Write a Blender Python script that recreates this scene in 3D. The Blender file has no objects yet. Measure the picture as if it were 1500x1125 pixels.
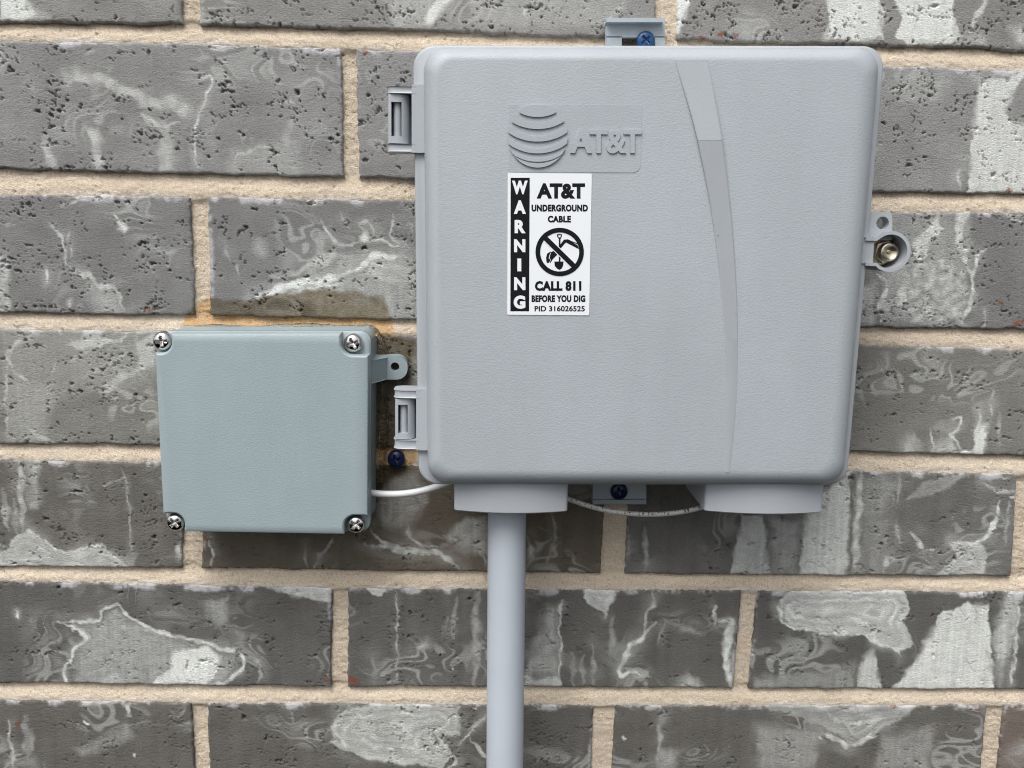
import bpy, bmesh, math, random
import numpy as np
from mathutils import Vector, Matrix

# ------------------------------------------------------------------ camera, sky, sun, exposure
scene = bpy.context.scene
COL = scene.collection
F = 1450.0                                    # focal length in pixels of the 1500 x 1125 photograph
CAMR = np.array([[0.9994118713435296, -0.01869022687351855, -0.028750423249767638],
                 [0.014007357062694625, 0.9877801986208505, -0.15522265672469132],
                 [0.031300245458183766, 0.15472864838797495, 0.9874610574611477]])
CAMC = np.array([273.954, 98.2605, -565.96])  # mm: right, down, into the wall
ZTOP = 0.62                                   # height of the first bed joint above the foot of the built wall

cam_data = bpy.data.cameras.new('camera')
cam = bpy.data.objects.new('camera', cam_data)
COL.objects.link(cam)
cam_data.sensor_width = 36.0
cam_data.sensor_fit = 'HORIZONTAL'
cam_data.lens = 36.0 * F / 1500.0
cam_data.clip_start = 0.01
cam_data.clip_end = 100.0


def tob(v):
    return Vector((v[0], v[2], -v[1]))


_x, _y, _z = tob(CAMR[0]), -tob(CAMR[1]), -tob(CAMR[2])
_m = Matrix((_x, _y, _z)).transposed().to_4x4()
_m.translation = Vector((CAMC[0] / 1000, CAMC[2] / 1000, ZTOP - CAMC[1] / 1000))
cam.matrix_world = _m
scene.camera = cam

world = bpy.data.worlds.new('World')
scene.world = world
world.use_nodes = True
wn, wl = world.node_tree.nodes, world.node_tree.links
wn.clear()
SUN_EL, SUN_AZ = math.radians(54), math.radians(-28)     # azimuth from the wall's normal, towards the left
sky = wn.new('ShaderNodeTexSky')
sky.sky_type = 'NISHITA'
sky.sun_disc = False
sky.sun_elevation = SUN_EL
sky.sun_rotation = math.pi - SUN_AZ
sky.dust_density = 4.0
sky.air_density = 1.0
sky.ozone_density = 1.0
hs = wn.new('ShaderNodeHueSaturation')
hs.inputs['Saturation'].default_value = 0.22
bg = wn.new('ShaderNodeBackground')
bg.inputs['Strength'].default_value = 0.12
wo = wn.new('ShaderNodeOutputWorld')
wl.new(sky.outputs[0], hs.inputs['Color'])
wl.new(hs.outputs[0], bg.inputs[0])
wl.new(bg.outputs[0], wo.inputs[0])

sun_data = bpy.data.lights.new('sun', 'SUN')
sun_data.energy = 1.5
sun_data.angle = math.radians(40)
sun_data.color = (1.0, 0.97, 0.93)
sun = bpy.data.objects.new('sun', sun_data)
COL.objects.link(sun)
_sd = Vector((math.sin(SUN_AZ) * math.cos(SUN_EL), -math.cos(SUN_AZ) * math.cos(SUN_EL), math.sin(SUN_EL)))
sun.rotation_euler = _sd.to_track_quat('Z', 'Y').to_euler()
sun.location = (0.3, -2, 2)

vs = scene.view_settings
vs.view_transform = 'Standard'
vs.look = 'None'
vs.exposure = 0.56
vs.gamma = 1.0
vs.use_curve_mapping = False
scene.cycles.filter_width = 1.1

# ------------------------------------------------------------------ helpers
MM = 0.001


def px(u, v, d=0.0):
    """the point seen at photo pixel (u, v) on the plane d mm in front of the brick faces: (X, Z) in m"""
    dd = CAMR.T @ np.array([(u - 750) / F, (v - 562.5) / F, 1.0])
    t = (-d - CAMC[2]) / dd[2]
    h = CAMC + t * dd
    return (h[0] * MM, ZTOP - h[1] * MM)


def P(u, v, d=0.0):
    a = px(u, v, d)
    return Vector((a[0], -d * MM, a[1]))


def to_px(X, Z):
    """photo pixel of points of the brick face plane"""
    w = np.stack([X / MM - CAMC[0], (ZTOP - Z) / MM - CAMC[1], np.full_like(X, -CAMC[2])], 0)
    c = np.tensordot(CAMR, w, 1)
    return 750 + F * c[0] / c[2], 562.5 + F * c[1] / c[2]


def srgb(r, g, b):
    f = lambda c: ((c / 255 + 0.055) / 1.055) ** 2.4 if c > 10 else c / 255 / 12.92
    return (f(r), f(g), f(b))


def tag(o, label=None, cat=None, group=None, kind=None):
    if label: o['label'] = label
    if cat: o['category'] = cat
    if group: o['group'] = group
    if kind: o['kind'] = kind
    return o


def empty(name, loc):
    o = bpy.data.objects.new(name, None)
    o.empty_display_size = 0.02
    COL.objects.link(o)
    o.location = loc
    return o


def link(name, mesh, mat, parent=None, smooth=None):
    if mat is not None:
        mesh.materials.append(mat)
    if smooth is not None:
        for p in mesh.polygons:
            p.use_smooth = True
        if smooth < 180:
            mesh.set_sharp_from_angle(angle=math.radians(smooth))
    o = bpy.data.objects.new(name, mesh)
    COL.objects.link(o)
    if parent is not None:
        o.parent = parent
        # world matrix of the parent (parents are only ever translated)
        if parent.type == 'EMPTY':                # part meshes keep world coordinates, so only the Empty's place is undone
            o.matrix_parent_inverse = Matrix.Translation(-Vector(parent.location))
    return o


def bm_obj(name, bm, mat, parent=None, smooth=35, bevel=0.0, seg=2):
    if bevel > 0:
        bmesh.ops.remove_doubles(bm, verts=bm.verts, dist=1e-7)
        es = [e for e in bm.edges if len(e.link_faces) == 2 and e.calc_face_angle(0) > math.radians(40)]
        bmesh.ops.bevel(bm, geom=es, offset=bevel, segments=seg, profile=0.5, affect='EDGES', clamp_overlap=True)
    bmesh.ops.recalc_face_normals(bm, faces=bm.faces)
    me = bpy.data.meshes.new(name)
    bm.to_mesh(me)
    bm.free()
    return link(name, me, mat, parent, smooth)


def round_poly(pts, r, n=6):
    """2D polygon with rounded corners; r a number or one per corner"""
    out = []
    m = len(pts)
    for i in range(m):
        p0, p1, p2 = (Vector(pts[(i + k) % m]) for k in (-1, 0, 1))
        rr = r[i] if isinstance(r, (list, tuple)) else r
        if rr <= 0:
            out.append(tuple(p1)); continue
        a, b = (p0 - p1), (p2 - p1)
        la, lb = a.length, b.length
        a.normalize(); b.normalize()
        ang = a.angle(b)
        t = min(rr / math.tan(ang / 2), la * 0.49, lb * 0.49)
        rr2 = t * math.tan(ang / 2)
        c = p1 + (a + b).normalized() * (rr2 / math.sin(ang / 2))
        s, e = p1 + a * t - c, p1 + b * t - c
        a0, a1 = math.atan2(s.y, s.x), math.atan2(e.y, e.x)
        d = (a1 - a0 + math.pi) % (2 * math.pi) - math.pi
        for k in range(n + 1):
            w = a0 + d * k / n
            out.append((c.x + rr2 * math.cos(w), c.y + rr2 * math.sin(w)))
    return out


def add_loft(bm, loops, cap0=True, cap1=True):
    """loops: lists of 3D points of equal length"""
    vv = [[bm.verts.new(p) for p in L] for L in loops]
    n = len(vv[0])
    for a, b in zip(vv, vv[1:]):
        for i in range(n):
            j = (i + 1) % n
            bm.faces.new((a[i], a[j], b[j], b[i]))
    if cap0: bm.faces.new(vv[0])
    if cap1: bm.faces.new(vv[-1][::-1])
    return vv


def loop_at(poly, d):
    return [(x, -d * MM, z) for x, z in poly]


def add_prism(bm, poly, d0, d1, holes=()):
    """extrude a XZ polygon (with holes) between depths d0 and d1 (mm in front of the bricks)"""
    if not holes:
        add_loft(bm, [loop_at(poly, d0), loop_at(poly, d1)])
        return
    loops = [poly] + list(holes)
    for d in (d0, d1):
        es = []
        vs_ = []
        for L in loops:
            vl = [bm.verts.new((x, -d * MM, z)) for x, z in L]
            es += [bm.edges.new((vl[i], vl[(i + 1) % len(vl)])) for i in range(len(vl))]
            vs_.append(vl)
        bmesh.ops.triangle_fill(bm, edges=es, use_beauty=True)
        if d == d0:
            first = vs_
    for A, B in zip(first, vs_):
        for i in range(len(A)):
            j = (i + 1) % len(A)
            bm.faces.new((A[i], A[j], B[j], B[i]))


def pxpoly(pts, d):
    return [px(u, v, d) for u, v in pts]


def circle(c, r, n=32, a0=0.0):
    return [(c[0] + r * math.cos(a0 + 2 * math.pi * k / n), c[1] + r * math.sin(a0 + 2 * math.pi * k / n)) for k in range(n)]


def strip(path, th):
    """closed 2D outline of a wall of thickness th along an open path"""
    p = [Vector(q) for q in path]
    L, R = [], []
    for i in range(len(p)):
        t = (p[min(i + 1, len(p) - 1)] - p[max(i - 1, 0)]).normalized()
        n = Vector((-t.y, t.x))
        L.append(tuple(p[i] + n * th / 2)); R.append(tuple(p[i] - n * th / 2))
    return L + R[::-1]


def catmull(pts, n=8):
    p = [Vector(q) for q in pts]
    p = [p[0] * 2 - p[1]] + p + [p[-1] * 2 - p[-2]]
    out = []
    for i in range(1, len(p) - 2):
        for k in range(n):
            t = k / n
            a, b, c, d = p[i - 1:i + 3]
            out.append(0.5 * ((2 * b) + (c - a) * t + (2 * a - 5 * b + 4 * c - d) * t * t + (3 * b - a - 3 * c + d) * t ** 3))
    out.append(p[-2])
    return out


def add_tube(bm, pts, r, n=14):
    pts = [Vector(q) for q in pts]
    up = Vector((0, 1, 0))
    loops = []
    for i, q in enumerate(pts):
        t = (pts[min(i + 1, len(pts) - 1)] - pts[max(i - 1, 0)]).normalized()
        a = t.cross(up).normalized()
        b = t.cross(a).normalized()
        rr = r[i] if isinstance(r, (list, tuple)) else r
        loops.append([q + a * rr * math.cos(2 * math.pi * k / n) + b * rr * math.sin(2 * math.pi * k / n) for k in range(n)])
    add_loft(bm, loops)


# ---- numpy noise
_rng = np.random.RandomState(7)
_ang = _rng.rand(1024) * 2 * np.pi
_GX, _GY = np.cos(_ang), np.sin(_ang)


def noise(x, y, seed=0):
    xi, yi = np.floor(x), np.floor(y)
    xf, yf = x - xi, y - yi
    xi, yi = xi.astype(np.int64), yi.astype(np.int64)

    def g(ix, iy, fx, fy):
        h = (ix * 374761393 + iy * 668265263 + seed * 974634777) & 0xffffffff
        h = ((h ^ (h >> 13)) * 1274126177) & 0xffffffff
        h = (h ^ (h >> 16)) & 1023
        return _GX[h] * fx + _GY[h] * fy
    u = xf * xf * xf * (xf * (xf * 6 - 15) + 10)
    v = yf * yf * yf * (yf * (yf * 6 - 15) + 10)
    a = g(xi, yi, xf, yf); b = g(xi + 1, yi, xf - 1, yf)
    c = g(xi, yi + 1, xf, yf - 1); d = g(xi + 1, yi + 1, xf - 1, yf - 1)
    return 1.45 * ((a * (1 - u) + b * u) * (1 - v) + (c * (1 - u) + d * u) * v)


def fbm(x, y, seed=0, o=3):
    s, a, t = 0, 1.0, 0
    for k in range(o):
        s = s + a * noise(x * 2 ** k + 17.3 * k, y * 2 ** k - 9.1 * k, seed + 31 * k)
        t += a; a *= 0.5
    return s / t * 1.2


def sstep(a, b, x):
    t = np.clip((x - a) / (b - a), 0, 1)
    return t * t * (3 - 2 * t)


def seg_dist(U, V, pts):
    best = np.full(U.shape, 1e9)
    for (x0, y0), (x1, y1) in zip(pts, pts[1:]):
        dx, dy = x1 - x0, y1 - y0
        t = np.clip(((U - x0) * dx + (V - y0) * dy) / (dx * dx + dy * dy + 1e-9), 0, 1)
        best = np.minimum(best, (U - x0 - t * dx) ** 2 + (V - y0 - t * dy) ** 2)
    return np.sqrt(best)


def poly_sd(U, V, pts):
    """signed distance, positive inside"""
    d = seg_dist(U, V, list(pts) + [pts[0]])
    ins = np.zeros(U.shape, bool)
    n = len(pts)
    for i in range(n):
        x0, y0 = pts[i]; x1, y1 = pts[(i + 1) % n]
        if y0 == y1: continue
        c = ((y0 > V) != (y1 > V)) & (U < (x1 - x0) * (V - y0) / (y1 - y0) + x0)
        ins ^= c
    return np.where(ins, d, -d)


# ------------------------------------------------------------------ materials
def new_mat(name):
    m = bpy.data.materials.new(name)
    m.use_nodes = True
    nt = m.node_tree
    b = nt.nodes['Principled BSDF']
    return m, nt, b


def tex_noise(nt, scale, detail=3, rough=0.55, vec=None, dim='3D'):
    n = nt.nodes.new('ShaderNodeTexNoise')
    n.inputs['Scale'].default_value = scale
    n.inputs['Detail'].default_value = detail
    n.inputs['Roughness'].default_value = rough
    if vec is not None:
        nt.links.new(vec, n.inputs['Vector'])
    return n


def coords(nt, scale=(1, 1, 1)):
    g = nt.nodes.new('ShaderNodeNewGeometry')
    mp = nt.nodes.new('ShaderNodeMapping')
    mp.inputs['Scale'].default_value = scale
    nt.links.new(g.outputs['Position'], mp.inputs['Vector'])
    return mp.outputs[0]


def ramp(nt, fac, p0, c0, p1, c1):
    r = nt.nodes.new('ShaderNodeValToRGB')
    r.color_ramp.elements[0].position = p0
    r.color_ramp.elements[1].position = p1
    r.color_ramp.elements[0].color = (*c0, 1)
    r.color_ramp.elements[1].color = (*c1, 1)
    nt.links.new(fac, r.inputs[0])
    return r.outputs[0]


def mult(nt, a, b):
    m = nt.nodes.new('ShaderNodeMix')
    m.data_type = 'RGBA'
    m.blend_type = 'MULTIPLY'
    m.inputs[0].default_value = 1.0
    nt.links.new(a, m.inputs[6]); nt.links.new(b, m.inputs[7])
    return m.outputs[2]


def bump(nt, b, h, dist, strength=1.0, prev=None):
    n = nt.nodes.new('ShaderNodeBump')
    n.inputs['Distance'].default_value = dist
    n.inputs['Strength'].default_value = strength
    nt.links.new(h, n.inputs['Height'])
    if prev is not None:
        nt.links.new(prev, n.inputs['Normal'])
    nt.links.new(n.outputs[0], b.inputs['Normal'])
    return n.outputs[0]


def masonry_mat(name, lo, hi, scale, bd, rough):
    m, nt, b = new_mat(name)
    at = nt.nodes.new('ShaderNodeAttribute'); at.attribute_name = 'albedo'
    v = coords(nt, (1, 1, 1.9))
    n1 = tex_noise(nt, scale, 4, 0.7, v)
    g = ramp(nt, n1.outputs['Fac'], 0.3, lo, 0.72, hi)
    col = mult(nt, at.outputs['Color'], g)
    nt.links.new(col, b.inputs['Base Color'])
    # the alpha of the attribute holds how wet (sealant soaked) the surface is
    r = nt.nodes.new('ShaderNodeMapRange')
    r.inputs['To Min'].default_value = rough; r.inputs['To Max'].default_value = 0.38
    nt.links.new(at.outputs['Alpha'], r.inputs['Value'])
    nt.links.new(r.outputs[0], b.inputs['Roughness'])
    b.inputs['Specular IOR Level'].default_value = 0.35
    bump(nt, b, tex_noise(nt, scale * 0.8, 5, 0.7, v).outputs['Fac'], bd)
    return m


MAT = {}
MAT['brick'] = masonry_mat('fired_clay_brick', (0.76, 0.76, 0.77), (1.21, 1.205, 1.19), 900, 0.0008, 0.85)
MAT['mortar'] = masonry_mat('sandy_mortar', (0.66, 0.62, 0.57), (1.22, 1.22, 1.22), 1300, 0.0012, 0.93)


def plastic(name, col, rough=0.45, texture=0.00025, stretch=(1, 1, 1.7), scale=900, vary=0.04, spec=0.5):
    m, nt, b = new_mat(name)
    v = coords(nt)
    n = tex_noise(nt, 14, 4, 0.6, v)
    c = ramp(nt, n.outputs['Fac'], 0.3, tuple(x * (1 - vary) for x in col), 0.7, tuple(x * (1 + vary) for x in col))
    nw = tex_noise(nt, 55, 5, 0.65, coords(nt, (1.0, 1.0, 0.12)))          # faint rain streaks and dust
    c = mult(nt, c, ramp(nt, nw.outputs['Fac'], 0.3, (1 - vary * 0.9,) * 3, 0.62, (1.0, 1.0, 1.0)))
    nd = tex_noise(nt, 420, 2, 0.5, v)                                       # fly specks
    c = mult(nt, c, ramp(nt, nd.outputs['Fac'], 0.20, (0.72, 0.70, 0.66) if vary >= 0.04 else (1, 1, 1), 0.24, (1.0, 1.0, 1.0)))
    nt.links.new(c, b.inputs['Base Color'])
    n2 = tex_noise(nt, 60, 5, 0.7, v)
    mr = nt.nodes.new('ShaderNodeMapRange')
    mr.inputs['From Min'].default_value = 0.3; mr.inputs['From Max'].default_value = 0.7
    mr.inputs['To Min'].default_value = rough - 0.06; mr.inputs['To Max'].default_value = rough + 0.06
    nt.links.new(n2.outputs['Fac'], mr.inputs['Value'])
    nt.links.new(mr.outputs[0], b.inputs['Roughness'])
    b.inputs['Specular IOR Level'].default_value = spec
    if texture > 0:
        vv = coords(nt, stretch)
        bump(nt, b, tex_noise(nt, scale, 3, 0.55, vv).outputs['Fac'], texture)
    return m


MAT['cover'] = plastic('textured_grey_plastic', (0.380, 0.413, 0.444), 0.46, 0.00015)
MAT['emboss'] = plastic('moulded_grey_plastic', (0.380, 0.413, 0.444), 0.40, 0.0001)
MAT['grey'] = plastic('smooth_grey_plastic', (0.388, 0.416, 0.446), 0.40, 0.00006)
MAT['band'] = plastic('shaded_grey_plastic', (0.362, 0.385, 0.41), 0.36, 0.0)  # darker tint paints in the shade of the band's down-tilted lower facet
MAT['jbox'] = plastic('blue_grey_plastic', (0.308, 0.374, 0.394), 0.45, 0.00013, (1, 1, 2.4), 650, 0.05)
MAT['pipe'] = plastic('grey_pvc', (0.465, 0.51, 0.565), 0.42, 0.00004)
MAT['bracket'] = plastic('painted_bracket', (0.37, 0.42, 0.46), 0.42, 0.00005)
MAT['white'] = plastic('sticker_paper', (0.80, 0.83, 0.86), 0.38, 0.0, vary=0.015)
MAT['ink'] = plastic('black_ink', (0.008, 0.009, 0.011), 0.6, 0.0, spec=0.12)
MAT['cable'] = plastic('white_cable_jacket', (0.80, 0.82, 0.83), 0.35, 0.0, vary=0.02)


def metal(name, col, rough):
    m, nt, b = new_mat(name)
    b.inputs['Metallic'].default_value = 1.0
    n = tex_noise(nt, 900, 4, 0.6, coords(nt))
    nt.links.new(ramp(nt, n.outputs['Fac'], 0.3, tuple(c * 0.85 for c in col), 0.7, col), b.inputs['Base Color'])
    b.inputs['Roughness'].default_value = rough
    bump(nt, b, n.outputs['Fac'], 0.0001)
    return m


MAT['chrome'] = metal('nickel_plated_steel', (0.72, 0.70, 0.68), 0.16)
MAT['bolt'] = metal('zinc_yellow_steel', (0.62, 0.55, 0.43), 0.28)
MAT['blue'] = plastic('blue_coated_steel', (0.012, 0.06, 0.17), 0.3, 0.0001)
MAT['navy'] = plastic('navy_coated_steel', (0.006, 0.012, 0.06), 0.35, 0.0001)
MAT['dark'] = plastic('shadow_gap_black', (0.02, 0.022, 0.024), 0.6, 0.0)

_m, _nt, _b = new_mat('printed_cable_jacket')          # grey jacket with a run of small black print
_v = coords(_nt)
_n = tex_noise(_nt, 900, 2, 0.6, coords(_nt, (1.0, 0.6, 0.45)))
_c = ramp(_nt, _n.outputs['Fac'], 0.36, (0.05, 0.05, 0.05), 0.46, (0.62, 0.62, 0.60))
_g = _nt.nodes.new('ShaderNodeAttribute'); _g.attribute_name = 'print'
_mx = _nt.nodes.new('ShaderNodeMix'); _mx.data_type = 'RGBA'
_mx.inputs[6].default_value = (0.55, 0.55, 0.53, 1)
_nt.links.new(_g.outputs['Fac'], _mx.inputs[0]); _nt.links.new(_c, _mx.inputs[7])
_nt.links.new(_mx.outputs[2], _b.inputs['Base Color'])
_b.inputs['Roughness'].default_value = 0.35
MAT['printed'] = _m

_m, _nt, _b = new_mat('clear_sealant')
_b.inputs['Base Color'].default_value = (0.95, 0.90, 0.80, 1)
_b.inputs['Transmission Weight'].default_value = 1.0
_b.inputs['Roughness'].default_value = 0.22
_b.inputs['IOR'].default_value = 1.3
bump(_nt, _b, tex_noise(_nt, 160, 3, 0.5, coords(_nt)).outputs['Fac'], 0.002)
MAT['sealant'] = _m

# ------------------------------------------------------------------ the brick wall
# brick outlines as traced from the photograph (pixels); top and bottom edges of the seven courses
EDGE_T = {2: [(0, 59), (300, 64), (500, 70), (900, 82), (1300, 96), (1500, 103)],
          3: [(0, 285), (300, 288), (620, 294), (1290, 310), (1500, 312)],
          4: [(0, 482), (600, 491), (1280, 505), (1500, 512)],
          5: [(0, 673), (230, 677), (1250, 690), (1500, 695)],
          6: [(0, 851), (487, 861), (740, 863), (1083, 865), (1500, 868)],
          7: [(0, 1025), (283, 1030), (868, 1033), (1500, 1033)]}
EDGE_B = {1: [(0, 32), (265, 35), (620, 45), (1029, 60), (1400, 69), (1500, 74)],
          2: [(0, 247), (250, 254), (500, 259), (1290, 281), (1500, 284)],
          3: [(0, 458), (300, 462), (600, 469), (1280, 480), (1500, 483)],
          4: [(0, 650), (230, 652), (1250, 662), (1500, 668)],
          5: [(0, 831), (260, 832), (740, 839), (1100, 843), (1480, 844)],
          6: [(0, 1001), (484, 1007), (740, 1006), (1075, 1009), (1500, 1010)]}
COURSE = 0.0762
JT = 0.0095


def wline(pts):
    w = [px(u, v) for u, v in pts]
    return np.array([a[0] for a in w]), np.array([a[1] for a in w])


TOPL, BOTL = {}, {}
for r_ in EDGE_T: TOPL[r_] = wline(EDGE_T[r_])
for r_ in EDGE_B: BOTL[r_] = wline(EDGE_B[r_])


def shifted(l, dz): return (l[0], l[1] + dz)


TOPL[1] = shifted(BOTL[1], COURSE - JT)
BOTL[0] = shifted(TOPL[1], JT); TOPL[0] = shifted(BOTL[0], COURSE - JT)
BOTL[7] = shifted(TOPL[7], -(COURSE - JT - 0.001))
TOPL[8] = shifted(BOTL[7], -JT); BOTL[8] = shifted(TOPL[8], -(COURSE - JT))
TOPL[9] = shifted(BOTL[8], -JT); BOTL[9] = shifted(TOPL[9], -(COURSE - JT))
ztop = lambda r, X: np.interp(X, *TOPL[r])
zbot = lambda r, X: np.interp(X, *BOTL[r])
# head joints: (right edge of left brick top, bottom, left edge of right brick top, bottom) in pixels, with their y
HEAD = {1: [(265, 267, 294, 292, 0, 35), (953, 962, 989, 992, 0, 52)],
        2: [(500, 503, 521, 526, 72, 259)],
        3: [(278, 285, 304, 308, 287, 461)],
        4: [(495, 495, 520, 520, 488, 655), (1125, 1120, 1150, 1145, 500, 660)],
        5: [(270, 265, 299, 295, 677, 832), (888, 879, 922, 916, 685, 840), (1491, 1482, 1520, 1511, 694, 844)],
        6: [(487, 484, 510, 509, 862, 1006), (1087, 1074, 1110, 1097, 866, 1009)],
        7: [(280, 286, 303, 307, 1030, 1125), (869, 867, 902, 895, 1033, 1125), (1446, 1439, 1472, 1463, 1033, 1125)]}
PERIOD = 0.2445
XMIN, XMAX = -0.30, 0.93
BR = []            # (row, XLt, XLb, XRt, XRb)
for r_ in range(0, 10):
    js = []
    if r_ in HEAD:
        for a, b, c, d, v0, v1 in HEAD[r_]:
            js.append((px(a, v0)[0], px(b, v1)[0], px(c, v0)[0], px(d, v1)[0]))
    else:
        x0 = px(283, 1100)[0] if r_ % 2 else px(495, 900)[0]
        js.append((x0 - JT / 2, x0 - JT / 2, x0 + JT / 2, x0 + JT / 2))
    while js[0][2] - PERIOD > XMIN + 0.03:
        js.insert(0, tuple(x - PERIOD for x in js[0]))
    while js[-1][0] + PERIOD < XMAX - 0.03:
        js.append(tuple(x + PERIOD for x in js[-1]))
    BR.append((r_, XMIN, XMIN, js[0][0], js[0][1]))
    for a, b in zip(js, js[1:]):
        BR.append((r_, a[2], a[3], b[0], b[1]))
    BR.append((r_, js[-1][2], js[-1][3], XMAX, XMAX))

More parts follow.
